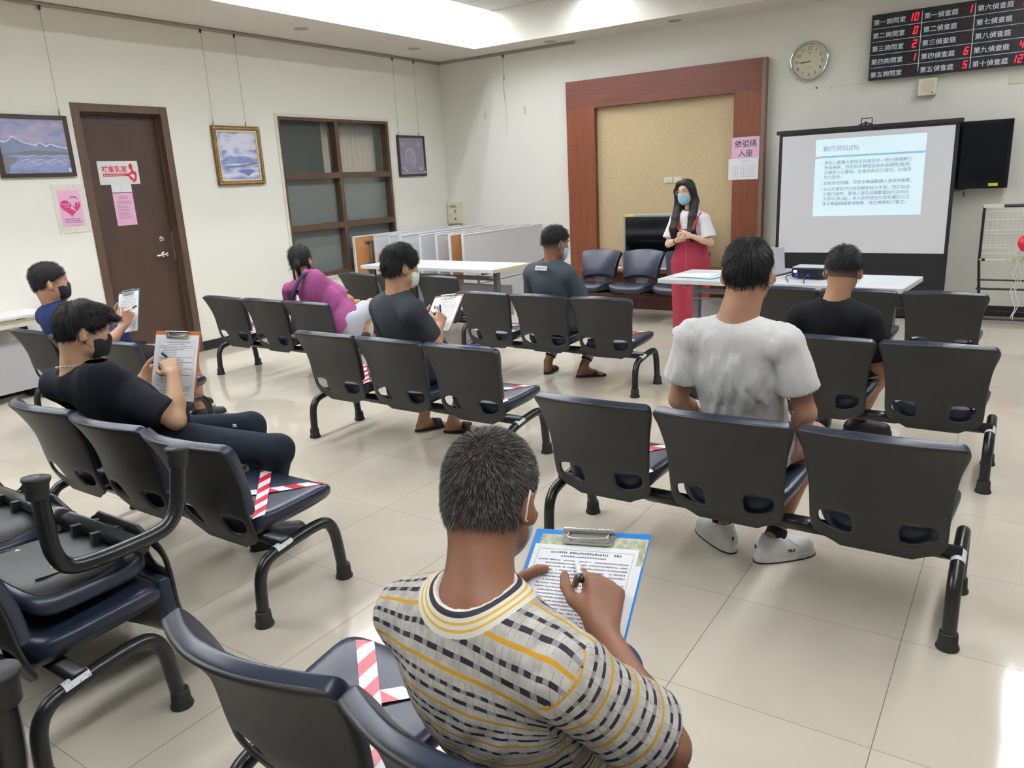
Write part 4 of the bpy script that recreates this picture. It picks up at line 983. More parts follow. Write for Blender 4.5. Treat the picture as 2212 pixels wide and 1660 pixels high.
def hand_prims(wr, d, pn, side, curl=(.4, .4, .45, .5), thumb=.5, s=1., spread=.06, tcurl=.25, kf=.003, ttip=None):
    """wr wrist point, d direction to the fingers, pn palm normal (out of the palm), side +1 right hand -1 left"""
    wr, d = V3(wr), unit(d); pn = V3(pn); pn = unit(pn-(pn@d)*d); th = np.cross(d, pn)*side; P_ = []
    offs = [.031, .0105, -.0105, -.030]; L = [.072, .080, .074, .058]; R_ = [.0088, .0092, .0088, .0076]
    for i in range(4):
        k0 = wr+d*(.088-.004*abs(i-1)-.004*(i == 3))*s+th*offs[i]*s
        P_.append(cone(wr+th*offs[i]*.55*s+d*.008*s, k0, .0155*s, .0118*s, .014))
        dd = unit(d+th*(1.5-i)*spread); p = k0; c_ = curl[i]; pp = pn
        for j, f_ in enumerate((.46, .30, .24)):
            a = c_*(1.0, 1.15, .7)[j]; ax = np.cross(dd, pp); nd = rotaxis(dd, ax, a); pp = rotaxis(pp, ax, a); dd = nd
            q = p+dd*L[i]*f_*s; r0 = R_[i]*(1-.08*j)*s; P_.append(cone(p, q, r0, r0*.93, kf if j else .006)); p = q
    t0 = wr+d*.022*s+th*.022*s; td = unit(th*(.75+.1*thumb)+d*(1.0-.3*thumb)+pn*(.25+.7*thumb))
    p1 = t0+td*.042*s; P_.append(cone(t0, p1, .0155*s, .0125*s, .012))
    if ttip is not None:
        tt = V3(ttip); P_.pop(); a_ = t0; bend = unit(td)*.022
        q1 = t0+(tt-t0)*.42+bend*.8; q2 = t0+(tt-t0)*.74+bend*.55
        P_ += [cone(t0, q1, .0155*s, .0125*s, .012), cone(q1, q2, .0118*s, .0108*s, .004), cone(q2, tt, .0108*s, .0088*s, .004)]
        return P_, tt
    dd = td; ax = np.cross(td, d+pn*.3); ax = unit(ax)
    for j, l_ in enumerate((.034, .028)):
        dd = rotaxis(dd, ax, tcurl); q = p1+dd*l_*s; P_.append(cone(p1, q, (.0115-.0012*j)*s, (.0105-.0016*j)*s, .004)); p1 = q
    return P_, p1
def head_frame(yaw, pitch=0, roll=0):
    """yaw measured clockwise from +y; pitch > 0 looks down; returns right, forward, up"""
    M_ = Matrix.Rotation(-yaw, 3, 'Z') @ Matrix.Rotation(-pitch, 3, 'X') @ Matrix.Rotation(roll, 3, 'Y')
    return [V3(M_ @ Vector(v)) for v in ((1, 0, 0), (0, 1, 0), (0, 0, 1))]
def head_prims(c, fr, s=1.):
    r, f, u = fr; P_ = []; subs = []
    L = lambda x, y, z: V3(c)+(r*x+f*y+u*z)*s
    ax = (r, f, u); E = lambda p, q, k=.02: ell(L(*p), ax, V3(q)*s, k*s)
    P_ += [E((0, -.012, .032), (.077, .094, .082), .02), E((0, .028, -.03), (.064, .066, .082), .03), E((0, -.03, -.03), (.062, .06, .06), .03)]
    P_ += [cone(L(-.045, .03, -.075), L(0, .078, -.098), .022*s, .018*s, .03*s), cone(L(.045, .03, -.075), L(0, .078, -.098), .022*s, .018*s, .03*s)]
    P_ += [cone(L(0, .09, .012), L(0, .108, -.03), .009*s, .0135*s, .012*s), E((-.011, .1, -.034), (.008, .009, .007), .006), E((.011, .1, -.034), (.008, .009, .007), .006)]
    P_ += [E((0, .088, -.06), (.026, .014, .007), .008), E((0, .087, -.07), (.023, .013, .008), .008), cone(L(-.03, .084, .03), L(.03, .084, .03), .012*s, .012*s, .02*s)]
    P_ += [E((-.036, .075, -.02), (.018, .015, .016), .02), E((.036, .075, -.02), (.018, .015, .016), .02)]
    for sx in (-1, 1):
        P_ += [ell(L(sx*.088, -.012, -.014), (r*.80-f*sx*.6, f*.80+r*sx*.6, u), V3((.0075, .022, .034))*s, .006*s), cone(L(sx*.078, .002, -.038), L(sx*.082, .0, -.032), .009*s, .009*s, .006*s), cone(L(sx*.070, .0, -.005), L(sx*.082, -.006, -.005), .014*s, .010*s, .008*s)]
        subs += [ell(L(sx*.096, -.001, .0), (r, f, u), V3((.008, .010, .017))*s, .006*s), ell(L(sx*.031, .098, .012), (r, f, u), V3((.017, .012, .009))*s, .008*s)]
    return P_, subs, L
def make_strands(name, V, F, m, parent, n, length, lift, c, fr, seed=1, width=.0011, comb='crown', zmin=None, curlv=.15, crown=(0, -.045, .1), pick=None):
    rg = np.random.RandomState(seed); r, f, u = fr; A_ = V[F[:, 0]]; B_ = V[F[:, 1]]; D_ = V[F[:, 3]]
    nr = np.cross(B_-A_, D_-A_); ar = np.linalg.norm(nr, axis=1)+1e-12; nr /= ar[:, None]; ctr = V[F].mean(1)
    out = ((ctr-V3(c))*nr).sum(1); nr[out < 0] *= -1
    ok = np.ones(len(F), bool)
    if pick is not None: ok = pick((ctr-V3(c))@np.stack([r, f, u], 1))
    ar = ar*ok; i = rg.choice(len(F), n, p=ar/ar.sum()); t = rg.rand(n, 2)
    p = A_[i]+t[:, :1]*(B_[i]-A_[i])+t[:, 1:]*(D_[i]-A_[i]); N_ = nr[i]
    cr = V3(c)+r*crown[0]+f*crown[1]+u*crown[2]
    g = p-cr; g = g-(g*N_).sum(1)[:, None]*N_; g /= np.linalg.norm(g, axis=1)[:, None]+1e-9
    if comb == 'front': g = .35*g+f*.9
    g = g+rg.randn(n, 3)*curlv; g = g-(g*N_).sum(1)[:, None]*N_; g /= np.linalg.norm(g, axis=1)[:, None]+1e-9
    d = g*(1-lift)+N_*lift; d /= np.linalg.norm(d, axis=1)[:, None]
    ln = length*(.6+.7*rg.rand(n))[:, None]; sd = np.cross(d, N_+rg.randn(n, 3)*.6); sd /= np.linalg.norm(sd, axis=1)[:, None]+1e-9
    p0 = p-N_*.001; mid = p+d*ln*.55; tip = p+d*ln+(g-N_*.35)*ln*(.25*(1-lift))
    w2 = width*.5
    Vn = np.stack([p0-sd*w2, p0+sd*w2, mid+sd*w2*.8, mid-sd*w2*.8, tip+sd*w2*.12, tip-sd*w2*.12], 1).reshape(-1, 3)
    b = (np.arange(n)*6)[:, None]; Fn = np.concatenate([b+np.array([0, 1, 2, 3]), b+np.array([3, 2, 4, 5])])
    o = np_mesh(name, Vn, Fn, m, parent); o['kind'] = 'stuff'; return o
M_skin = {}
def skin(c): return mat('skin'+c, c, .5, spec=.4, bump=(380, .12, .0008), noise=(9, shade(c, .93), 3, .35, .65))
def shade(c, k): v = [int(int(c[i:i+2], 16)*k) for i in (1, 3, 5)]; return '#%02x%02x%02x' % tuple(min(255, x) for x in v)
def cloth(name, c, amp=.5, sc=14, rough=.85): return mat(name, c, rough, spec=.2, sheen=0., bump=(sc, amp, .02, (1, 1, .45)))
M_hair = mat('black_hair', '#100e0f', .6, spec=.3); M_hair2 = mat('black_hair_strand', '#141112', .5, spec=.35)
M_stub = mat('stubble', '#6b5546', .8, noise=(500, '#4a3d36', 2, .4, .6))
M_mblack = mat('mask_black', '#15151a', .8); M_mblue = mat('mask_blue', '#9cc8e4', .8, bump=(60, .3, .004, (1, 1, 8))); M_mwhite = mat('mask_white', '#e4eadc', .8)

def person(name, label, J, skinc='#c9976f', s=1., h=.008, shirt=None, sleeves=.62, pants=None, pants_len='long', shoe=None, mask=None, hair=None, headp=(0, 0, 0), hs=1., body_w=1., eyes=False, shirt_kw={}, hem=.10, build=1., shoe_kind='shoe', arm_k=1.):
    t = thing(name, label, 'person', (J['pel'][0], J['pel'][1], 0)); O = V3((J['pel'][0], J['pel'][1], 0))
    fr = head_frame(*headp); hp, hsub, L = head_prims(J['head'], fr, hs)
    pel, nk, shL, shR = V3(J['pel']), V3(J['neck']), V3(J['shL']), V3(J['shR'])
    lat = unit(shR-shL); spine = unit(nk-pel); fwd = unit(np.cross(spine, -lat)); fwd = unit(fwd)
    latp = V3(J.get('platdir', lat)); latp = unit(latp-spine*(latp@spine)*.5)
    fwdp = unit(np.cross((0, 0, 1), latp))
    nd = unit(spine+V3((0, 0, 1.3)))
    cb = J.get('chest', pel*.38+nk*.62-fwd*.02)
    b = build; sw = np.linalg.norm(shR-shL)/2
    def torso(g, k=.05):
        tl = []
        tl.append(ell(cb, (lat, fwd, spine), ((sw*.88+g), .098*b+g, .19*s+g), k))
        tl.append(ell(pel*.72+nk*.28-fwd*.012, (lat, fwd, spine), (.140*b*s+g, .10*b+g, .14*s+g), .06))
        tl.append(ell(pel, (latp, fwdp, (0, 0, 1)), (.155*b*s+g, .115*b+g, .105*s+g), .06))
        tl.append(cone(shL+(nk-shL)*.08, nk-(nd*.038), .050*b+g, .055+g, .05)); tl.append(cone(shR+(nk-shR)*.08, nk-(nd*.038), .050*b+g, .055+g, .05))
        return tl
    eL = V3(J['elL']); eR = V3(J['elR']); wL = V3(J['wrL']); wR = V3(J['wrR'])
    ak = arm_k
    P_ = torso(-.004); P_ += hp
    P_.append(cone(L(0, -.03, -.055), nk-nd*.02, .054*s*J.get('neckr', 1), .062*s*J.get('neckr', 1), .03))
    for sh, el, wr in ((shL, eL, wL), (shR, eR, wR)):
        P_ += [cone(sh, el, .048*ak*s, .037*ak*s, .03), cone(el, el+(wr-el)*.35, .037*ak*s, .038*ak*s, .02), cone(el+(wr-el)*.35, wr, .037*ak*s, .0245*ak*s, .02)]
    tips = {}
    for sd, wr, key in ((-1, wL, 'hL'), (1, wR, 'hR')):
        if key in J:
            kw = dict(J[key]); d = kw.pop('d'); pn = kw.pop('pn'); hsz = kw.pop('s', .98)*s; q, tp = hand_prims(wr, d, pn, sd, s=hsz, **kw); P_ += q; tips[key] = tp
    hipL = pel-latp*.085*s; hipR = pel+latp*.085*s; kL, kR, aL, aR = (V3(J[q]) for q in ('knL', 'knR', 'anL', 'anR'))
    for hp_, kn, an in ((hipL, kL, aL), (hipR, kR, aR)):
        P_ += [cone(hp_, kn, .078*b*s, .05*s, .04), cone(kn, kn+(an-kn)*.35, .05*s, .052*s, .03), cone(kn+(an-kn)*.35, an, .05*s, .034*s, .03)]
    toes = {}
    for an, key in ((aL, 'toL'), (aR, 'toR')):
        td = V3(J.get(key, fwdp*1.0)); td[2] = 0; td = unit(td); toes[key] = td; ft = V3((an[0], an[1], .03)); sx = np.cross(td, (0, 0, 1))
        if shoe is not None and shoe_kind == 'shoe': P_.append(cone(an, ft-V3((0, 0, -.01)), .032*s, .024, .02)); continue
        P_ += [cone(an, ft-td*.035+V3((0, 0, .005)), .033*s, .028, .02), cone(an-V3((0, 0, .03)), ft+td*.1-V3((0, 0, .008)), .03, .021, .02), cone(ft-td*.03, ft+td*.1-V3((0, 0, .012)), .026, .018, .015)]
        for i in range(5): P_.append(cone(ft+td*.1+sx*(i-2)*.016, ft+td*(.155-.008*abs(i-1))+sx*(i-2)*.0175-V3((0, 0, .014)), .0115, .009+.002*(i == 0), .004))
    body, V, F = sdf_obj('body', P_, skin(skinc), t, h, subs=hsub, relaxn=1, origin=O)
    # garments
    if shirt is not None:
        g = .012; fit = shirt_kw.get('fit', 0.); ps = torso(g+fit)
        cutn = spine
        hm = pel-spine*hem
        ps.append(ell(pel+spine*.02, (latp, fwdp, spine), (.158*b*s+g+fit, .12*b+g+fit, .15*s), .05, cut=[(hm, -spine)]))
        for q in ps: q['cut'] = q['cut']+[(hm, -spine)]
        for sh, el in ((shL, eL), (shR, eR)):
            e_ = sh+(el-sh)*sleeves; dr_ = unit(el-sh); fl = shirt_kw.get('flare', .014)
            ps.append(cone(sh-dr_*.0, e_+dr_*.05, .052*ak*s+g*.6+fit*.5, .050*ak*s+fl, shirt_kw.get('sk', .02), cut=[(e_, dr_)]))
        nf = shirt_kw.get('neckr', .066)
        sub = [cone(nk+nd*shirt_kw.get('nup', .05), nk+nd*.2+fwd*shirt_kw.get('ndrop', .02), nf*s, (nf+.02)*s, .004)]
        amp = shirt_kw.get('amp', .0035); seed = shirt_kw.get('seed', 3)
        st = shirt_kw.get('stretch', (1, 1, .5))
        def dsp(X):
            w_ = np.clip((np.linalg.norm(X-nk, axis=1)-.085)/.08, 0, 1)
            for sh, el in ((shL, eL), (shR, eR)):
                e_ = sh+(el-sh)*sleeves; dr_ = unit(el-sh); near = np.linalg.norm(X-e_, axis=1) < .12
                w_ = np.where(near, w_*np.clip((np.abs((X-e_)@dr_)-.004)/.03, 0, 1), w_)
            return wrinkle(X-O, amp, shirt_kw.get('sc', 26), seed, st)*w_
        uvf = None
        if shirt_kw.get('uv'):
            def uvf(X):
                ut = (X-pel)@lat; q0 = cb+spine*.035; dz_ = (X-q0)@spine; df_ = (X-q0)@fwd
                vt = np.where(dz_ > 0, .125*np.arctan2(dz_, -df_+1e-6), dz_*1.1)
                alts = []
                for a_, e_ in ((shL, eL), (shR, eR)):
                    dr_ = unit(e_-a_); q = X-a_; al = q@dr_; b1 = unit(np.cross(dr_, (0, 0, 1))); b2 = np.cross(dr_, b1)
                    ang = np.arctan2(q@b1, q@b2)
                    def mk(Y, a_=a_, dr_=dr_):
                        p_ = Y-a_; l_ = p_@dr_; rd = np.linalg.norm(p_-l_[:, None]*dr_, axis=1); return (l_ > -.035) & (rd < .088) & (p_@unit(a_-nk) > .0)
                    alts.append((np.stack([ang*.06, al+.02], 1), mk))
                return np.stack([ut, vt], 1), alts
        so_, SV, SF = sdf_obj(shirt_kw.get('name', 'shirt'), ps, shirt, t, h*shirt_kw.get('hs', 1), subs=sub, disp=dsp, relaxn=1, origin=O, uvf=uvf)
        uc = so_.data.uv_layers.new(name='Collar'); dd_ = prim_d(sub[0], SV); UC = np.stack([dd_, dd_*0], 1); li = np.empty(len(so_.data.loops), np.int32); so_.data.loops.foreach_get('vertex_index', li); uc.data.foreach_set('uv', UC[li].astype(np.float32).ravel())
        if 'collar_rings' in shirt_kw:
            cm = shirt_kw['collar']; ring = MB(); n = 40
            for (dr2, dz, rr, m_) in cm:
                pts = []
                # ring just outside the neck hole edge
                for k in range(n+1):
                    a = 2*PI*k/n; p = nk+spine*.0-O; q = lat*math.cos(a)*(nf+dr2)+fwd*(math.sin(a)*(nf+dr2)*1.0+.006)+spine*(dz+.018*abs(math.cos(a))-.012*math.sin(a))
                    pts.append(p+q)
                MB().tube(pts, rr, 8, cap=False).build('collar', m_, so_, smooth=True)
    if pants is not None:
        ps = []; g = .012; pk = .03
        frac = {'long': .97, 'short': None}[pants_len]
        for hp_, kn, an in ((hipL, kL, aL), (hipR, kR, aR)):
            if frac:
                e_ = kn+(an-kn)*J.get('cuff', .93); dd_ = unit(an-kn)
                ps += [cone(hp_, kn, .082*b*s+g, .058*s+g*.6, .05), cone(kn, e_+dd_*.03, .058*s+g*.6, J.get('cuffr', .05), .03, cut=[(e_, dd_)])]
            else:
                e_ = hp_+(kn-hp_)*J.get('shortf', .88); dd_ = unit(kn-hp_); ps.append(cone(hp_, e_+dd_*.05, .086*b*s+g, .068*s+g*1.2, .05, cut=[(e_, dd_)]))
        ps.append(ell(pel-V3((0, 0, .005)), (latp, fwdp, (0, 0, 1)), (.156*b*s+g, .118*b+g*.6, .11*s+g*.6), .05, cut=[(pel+spine*.09, spine)]))
        sdf_obj('trousers' if frac else 'shorts', ps, pants, t, h, disp=lambda X: wrinkle(X-O, .0028, 30, 9, (1, 1, 1)), relaxn=1, origin=O)
    if shoe is not None and shoe_kind == 'shoe':
        for an, key in ((aL, 'toL'), (aR, 'toR')):
            td = toes[key]; ft = V3((an[0], an[1], 0)); sx = np.cross(td, (0, 0, 1)); z = V3((0, 0, 1))
            fl = [(ft, -z)]
            ps = [cone(an-z*.0+td*-.008, ft-td*.035+z*.05, .044*s, .043, .02, cut=[(an+z*.012, z)]), cone(ft-td*.032+z*.046, ft+td*.04+z*.05, .043, .046, .02), cone(ft+td*.04+z*.05, ft+td*.145+z*.038, .046, .040, .03), cone(an+td*.01-z*.02, ft+td*.08+z*.05, .034, .03, .03, cut=[(an+z*.005, z)])]
            for q in ps: q['cut'] = q['cut']+[(ft+z*.02, -z)]
            so_, _, _ = sdf_obj('shoe', ps, shoe, t, min(h, .007), relaxn=1, origin=O)
            out = []
            for k in range(28):
                a = 2*PI*k/28; cx = math.cos(a); sy = math.sin(a); yy = .052+.139*math.copysign(abs(cx)**.8, cx); hw = .046+.004*cx
                out.append(ft+td*yy+sx*math.copysign(abs(sy)**.75, sy)*hw-O)
            sb = MB(); n = 28; sb.add([tuple(p+z*.001) for p in out]+[tuple(p+z*.032) for p in out], [tuple(reversed(range(n))), tuple(range(n, 2*n))]+[(i, (i+1) % n, (i+1) % n+n, i+n) for i in range(n)])
            sb.build('sole', mat('sole_'+J.get('solec', '#dddbd6'), J.get('solec', '#dddbd6'), .6), so_, bevel=.006)
            sb2 = MB(); sb2.add([tuple(p*1.0+z*.0) for p in out]+[tuple(p+z*.006) for p in out], [tuple(reversed(range(n))), tuple(range(n, 2*n))]+[(i, (i+1) % n, (i+1) % n+n, i+n) for i in range(n)])
            q_ = sb2.build('outsole', M_black, so_); cc_ = ft+td*.052-O; q_.data.transform(Matrix.Translation(tuple(cc_)) @ Matrix.Diagonal((1.025, 1.025, 1, 1)) @ Matrix.Translation(tuple(-cc_)))
            if J.get('laces'):
                lb = MB()
                for k in range(5):
                    c0 = ft+td*(.035+.02*k)+z*(.104-.0075*k)-O; lb.tube(smoothpath([c0-sx*.024-z*.008, c0+z*.004, c0+sx*.024-z*.008], 3), .0028, 6)
                lb.tube(smoothpath([ft+td*.03+z*.107-O, ft+td*.05+sx*.034+z*.098-O, ft+td*.085+sx*.049+z*.07-O], 3), .002, 6).build('laces', M_white, so_, smooth=True)
            if J.get('socks'):
                sdf_obj('sock', [cone(an+(V3(J['knL' if key == 'toL' else 'knR'])-an)*.11, an-z*.02, .0405*s, .046*s, .01, cut=[(an+(V3(J['knL' if key == 'toL' else 'knR'])-an)*.10, unit(V3(J['knL' if key == 'toL' else 'knR'])-an))])], mat('sock_black', '#17171b', .9), t, .007, origin=O)
    if shoe is not None and shoe_kind == 'sandal':
        for an, key in ((aL, 'toL'), (aR, 'toR')):
            td = toes[key]; ft = V3((an[0], an[1], 0)); sx = np.cross(td, (0, 0, 1)); z = V3((0, 0, 1)); out = []
            for k in range(28):
                a = 2*PI*k/28; cx = math.cos(a); sy = math.sin(a); out.append(ft+td*(.055+.128*math.copysign(abs(cx)**.85, cx))+sx*math.copysign(abs(sy)**.8, sy)*(.043+.006*cx)-O)
            n = 28; sb = MB().add([tuple(p+z*.001) for p in out]+[tuple(p+z*.015) for p in out], [tuple(reversed(range(n))), tuple(range(n, 2*n))]+[(i, (i+1) % n, (i+1) % n+n, i+n) for i in range(n)])
            so_ = sb.build('sandal', shoe, t, bevel=.004)
            if J.get('wide'):
                st = MB(); rows = []
                for yy in (.06, .115):
                    rows += [ft+td*yy+sx*math.cos(a)*.05+z*(.012+math.sin(a)*(.056-.2*(yy-.06)))-O for a in np.linspace(0, PI, 11)]
                st.add(rows, [(i, i+1, 12+i, 11+i) for i in range(10)]); q = st.build('strap', shoe, so_, smooth=True); sd_ = q.modifiers.new('s', 'SOLIDIFY'); sd_.thickness = .006; sd_.offset = 1
            else:
                MB().tube(smoothpath([ft+td*.05-sx*.044+z*.012-O, ft+td*.085-sx*.025+z*.05-O, ft+td*.12+sx*.008+z*.02-O], 4), .005, 6).tube(smoothpath([ft+td*.05+sx*.044+z*.012-O, ft+td*.09+sx*.03+z*.045-O, ft+td*.12+sx*.008+z*.02-O], 4), .005, 6).build('strap', shoe, so_, smooth=True)
    # hair
    if hair:
        r, f, u = fr; c = V3(J['head']); hc = hair.get('mat', M_hair); th = hair.get('th', .012)
        Lc = lambda x, y, z: V3(c)+(r*x+f*y+u*z)*hs
        def cutp(y0, z0, y1, z1):   # keep above the line through (y0,z0)-(y1,z1) in the head's side view
            n_ = f*(z1-z0)-u*(y1-y0); n_ = unit(n_); n_ = n_ if n_@u < 0 else -n_; return (Lc(0, y0, z0), n_)
        ax = (r, f, u)
        base = [ell(Lc(0, -.014, .034), ax, (V3((.078, .095, .083))*hs+V3((th*.55, th*.8, th))), .01), ell(Lc(0, -.034, -.026), ax, (V3((.066, .062, .060))*hs+V3((th*.4, th*.5, .004))), .03)]
        cuts = [cutp(*q) for q in hair.get('cuts', [(-.06, -.075, .0, -.02), (0.0, .0, .085, .075)])]
        subs_ = [cone(Lc(sx*.12, -.012, -.016), Lc(sx*.088, -.008, -.018), .038*hs, .033*hs, .006) for sx in (-1, 1)]+[cone(Lc(sx*.09, .02, -.03), Lc(sx*.07, .06, -.03), .03*hs, .036*hs, .01) for sx in (-1, 1)]
        subs_ += [ell(Lc(0, .125, -.01), ax, V3((.08, .06, hair.get('fh', .085)))*hs, .02)]
        for q in base: q['cut'] = q['cut']+cuts
        base += [cone(Lc(*a), Lc(*b_), r1*hs, r2*hs, kk) for (a, b_, r1, r2, kk) in hair.get('locks', [])]
        sty = hair.get('amp', .003)
        if hair.get('fade'):
            fb_ = [ell(Lc(0, -.013, .032), ax, (V3((.079, .0955, .082))*hs+.0015), .01), ell(Lc(0, -.032, -.03), ax, (V3((.065, .062, .062))*hs+.0015), .03)]
            fc = [cutp(-.08, -.055, .02, -.02), cutp(0, -.02, .085, .06)]
            for q in fb_: q['cut'] = q['cut']+fc
            fo, FV, FF = sdf_obj('cropped_sides', fb_, M_stub, t, .005, subs=subs_, origin=O, relaxn=1)
            make_strands('cropped_sides_hair', FV-O, FF, M_hair2, fo, 2500, .005, .5, c-O, fr, 5, .0007)
        ho, HV, HF = sdf_obj('hair', base, hc, t, hair.get('h', .006), subs=subs_, disp=lambda X: wrinkle(X-c, sty, hair.get('sc', 90), 4), origin=O, relaxn=1)
        if hair.get('n', 4000):
            kw = dict(length=hair.get('len', .018), lift=hair.get('lift', .35), c=c-O, fr=fr, seed=hair.get('seed', 1), width=hair.get('w', .0016), comb=hair.get('comb', 'crown'), crown=hair.get('crown', (0, -.045, .1)))
            make_strands('hair_strands', HV-O, HF, hair.get('smat', M_hair2), ho, hair.get('n', 4000), **kw)
            if hair.get('smat2'):
                kw['seed'] = 77; make_strands('grey_hair_strands', HV-O, HF, hair['smat2'], ho, hair['n2'], **kw)
    if mask:
        r, f, u = fr; mm = mask; ax = (r, f, u)
        mk = [ell(L(0, .032, -.052), ax, V3((.071, .0765, .080))*hs, .01), cone(L(0, .100, -.022), L(0, .094, -.085), .014*hs, .018*hs, .03)]
        for q in mk: q['cut'] = [(L(0, .036, -.05), -f*.9-u*.12), (L(0, .09, -.012), u*.95+f*-.3), (L(0, .08, -.116), -u+f*.1)]
        sub = [ell(L(0, .03, -.045), ax, V3((.058, .055, .08))*hs, .005)]
        mo_, _, _ = sdf_obj('face_mask', mk, mm, t, .005, subs=[], origin=O, relaxn=1)
        lm = J.get('loopm', M_white if mm is not M_mblack else mm); lb = MB()
        for sx in (-1, 1):
            for z0, z1 in ((-.015, .02), (-.085, -.035)):
                lb.tube(smoothpath([L(sx*.052, .058, z0)-O, L(sx*.076, .02, (z0+z1)/2)-O, L(sx*.088, -.022, z1)-O], 5), .0011, 6)
            lb.tube(smoothpath([L(sx*.088, -.022, .02)-O, L(sx*.09, -.032, -.005)-O, L(sx*.086, -.026, -.035)-O], 4), .0016, 6)
        lb.build('ear_loop', lm, mo_, smooth=True)
    if eyes:
        for sx in (-1, 1):
            e = MB(); 
            ev = L(sx*.031, .077, .012)-O; r, f, u = fr
            vs = []; 
            b_ = bmesh.new(); bmesh.ops.create_uvsphere(b_, u_segments=20, v_segments=12, radius=.0125*hs); me = bpy.data.meshes.new('eye'); b_.to_mesh(me); b_.free(); me.materials.append(mat('eye_white', '#e9e4df', .2)); me.polygons.foreach_set('use_smooth', [True]*len(me.polygons))
            eo = bpy.data.objects.new('eye', me); C.objects.link(eo); eo.parent = t; eo.location = ev
            MB().add([tuple((r*math.cos(a)*.0058+u*math.sin(a)*.0058+f*.0122)*hs) for a in np.linspace(0, 2*PI, 17)[:-1]]+[tuple(f*.0132*hs)], [(i, (i+1) % 16, 16) for i in range(16)]).build('iris', mat('iris_dark', '#2a1a14', .15), eo)
            MB().tube(smoothpath([L(sx*.012, .094, .034)-O, L(sx*.03, .096, .041)-O, L(sx*.05, .084, .035)-O], 4), [.0022]*8+[.001], 6).build('eyebrow', M_hair2, t, smooth=True)
    return t, O, fr, L, body
# ---------------------------------------------------------------- clipboards, pens
def clipboard(label, c_top, right, down, boardcol, W_=.235, H_=.32, seed=1, clipcol=None, paper_extra=None, mg=.003):
    """c_top: centre of the top edge; right / down: directions of the board's edges as read by the holder"""
    r = unit(right); d = unit(down); d = unit(d-(d@r)*r); n_ = np.cross(d, r)   # face normal (towards the reader)
    if n_[2] < 0: n_ = -n_
    t = thing('clipboard', label, 'clipboard', tuple(c_top), group='clipboards held by the seated people')
    M_ = Matrix(((r[0], n_[0], -d[0], 0), (r[1], n_[1], -d[1], 0), (r[2], n_[2], -d[2], 0), (0, 0, 0, 1)))  # x right, y towards reader, z up the board
    t.matrix_world = Matrix.Translation(tuple(c_top)) @ M_
    bm_ = mat('board_'+boardcol, boardcol, .35)
    MB().box(-W_/2, W_/2, -.0025, 0, -H_, 0).build('board', bm_, t, bevel=.002)
    MB().box(-W_/2+mg, W_/2-mg-.004, .0004, .0016, -H_+mg, -.012-mg*2).build('paper', M_paper, t)
    rg = random.Random(seed); b = MB(); z = -.055
    fr_ = W_/2-.03
    def glyphs(x0, x1, z, h):
        x = x0
        while x < x1:
            wd = h*(.5+.45*rg.random())
            if rg.random() > .06: b.box(x, x+wd, .0016, .0019, z, z+h*(.55+.4*rg.random()))
            x += wd+h*.3
    glyphs(-fr_*.75, fr_*.8, z, .0052); z -= .0075; glyphs(-fr_*.5, fr_*.5, z, .0038); z -= .009
    while z > -H_+.03:
        ind = rg.choice([0, 0, .012, .02]); glyphs(-fr_+ind, fr_-rg.choice([0, 0, 0, .05, .09]), z, .0034); z -= .0074
    b.build('printed_lines', mat('print_grey', '#6e6e74', .8), t)
    fb = MB(); x0 = fr_+.006
    for (a, b_, c_, d_) in [(-x0, -x0+.0006, -H_+.02, -.046), (x0-.0006, x0, -H_+.02, -.046), (-x0, x0, -.0466, -.046)]: fb.box(a, b_, .0016, .0018, c_, d_)
    fb.build('page_border', mat('print_grey', ''), t)
    cm = mat('clip_metal', '#cfcfcc', .2, metal=1)
    cb_ = MB(); cb_.box(-.06, .06, .001, .004, -.03, -.002).tube([(-.06, .008, -.004), (.06, .008, -.004)], .005, 8); cb_.box(-.055, .055, .003, .008, -.034, -.028)
    cb_.build('clip', cm, t, bevel=.001)
    cl = MB().tube(smoothpath([(-.045, .007, -.008), (-.042, .012, -.022), (0, .014, -.026), (.042, .012, -.022), (.045, .007, -.008)], 4), .0018, 6).build('clip_wire', cm, t, smooth=True)
    if paper_extra: MB().box(-W_/2+.02, W_/2-.002, -.0, .0005, -.07, -.012).build('photo_strip', mat('olive_strip', '#9ba380', .5, noise=(60, '#c9cbb2', 3, .4, .6)), t); MB().box(-W_/2+.02, W_/2-.004, -.0, .0004, -H_+.02, -.06).build('rear_sheet', M_paper, t)
    return t
def pen(label, a, b, col, cap, r=.0048):
    a, b = V3(a), V3(b); o = thing('pen', label, 'pen', tuple(a), group='pens held by the seated people')
    d = b-a
    MB().tube([(0, 0, 0), tuple(d*.72)], r, 10).tube([tuple(d*.72), tuple(d*.97), tuple(d)], [r, r*.6, .0008], 10).build('barrel', mat('pen_'+col, col, .3), o, smooth=True)
    MB().tube([tuple(-d*.22), tuple(d*.02)], r*1.12, 10).build('cap', mat('pen_'+cap, cap, .3), o, smooth=True)
    return o

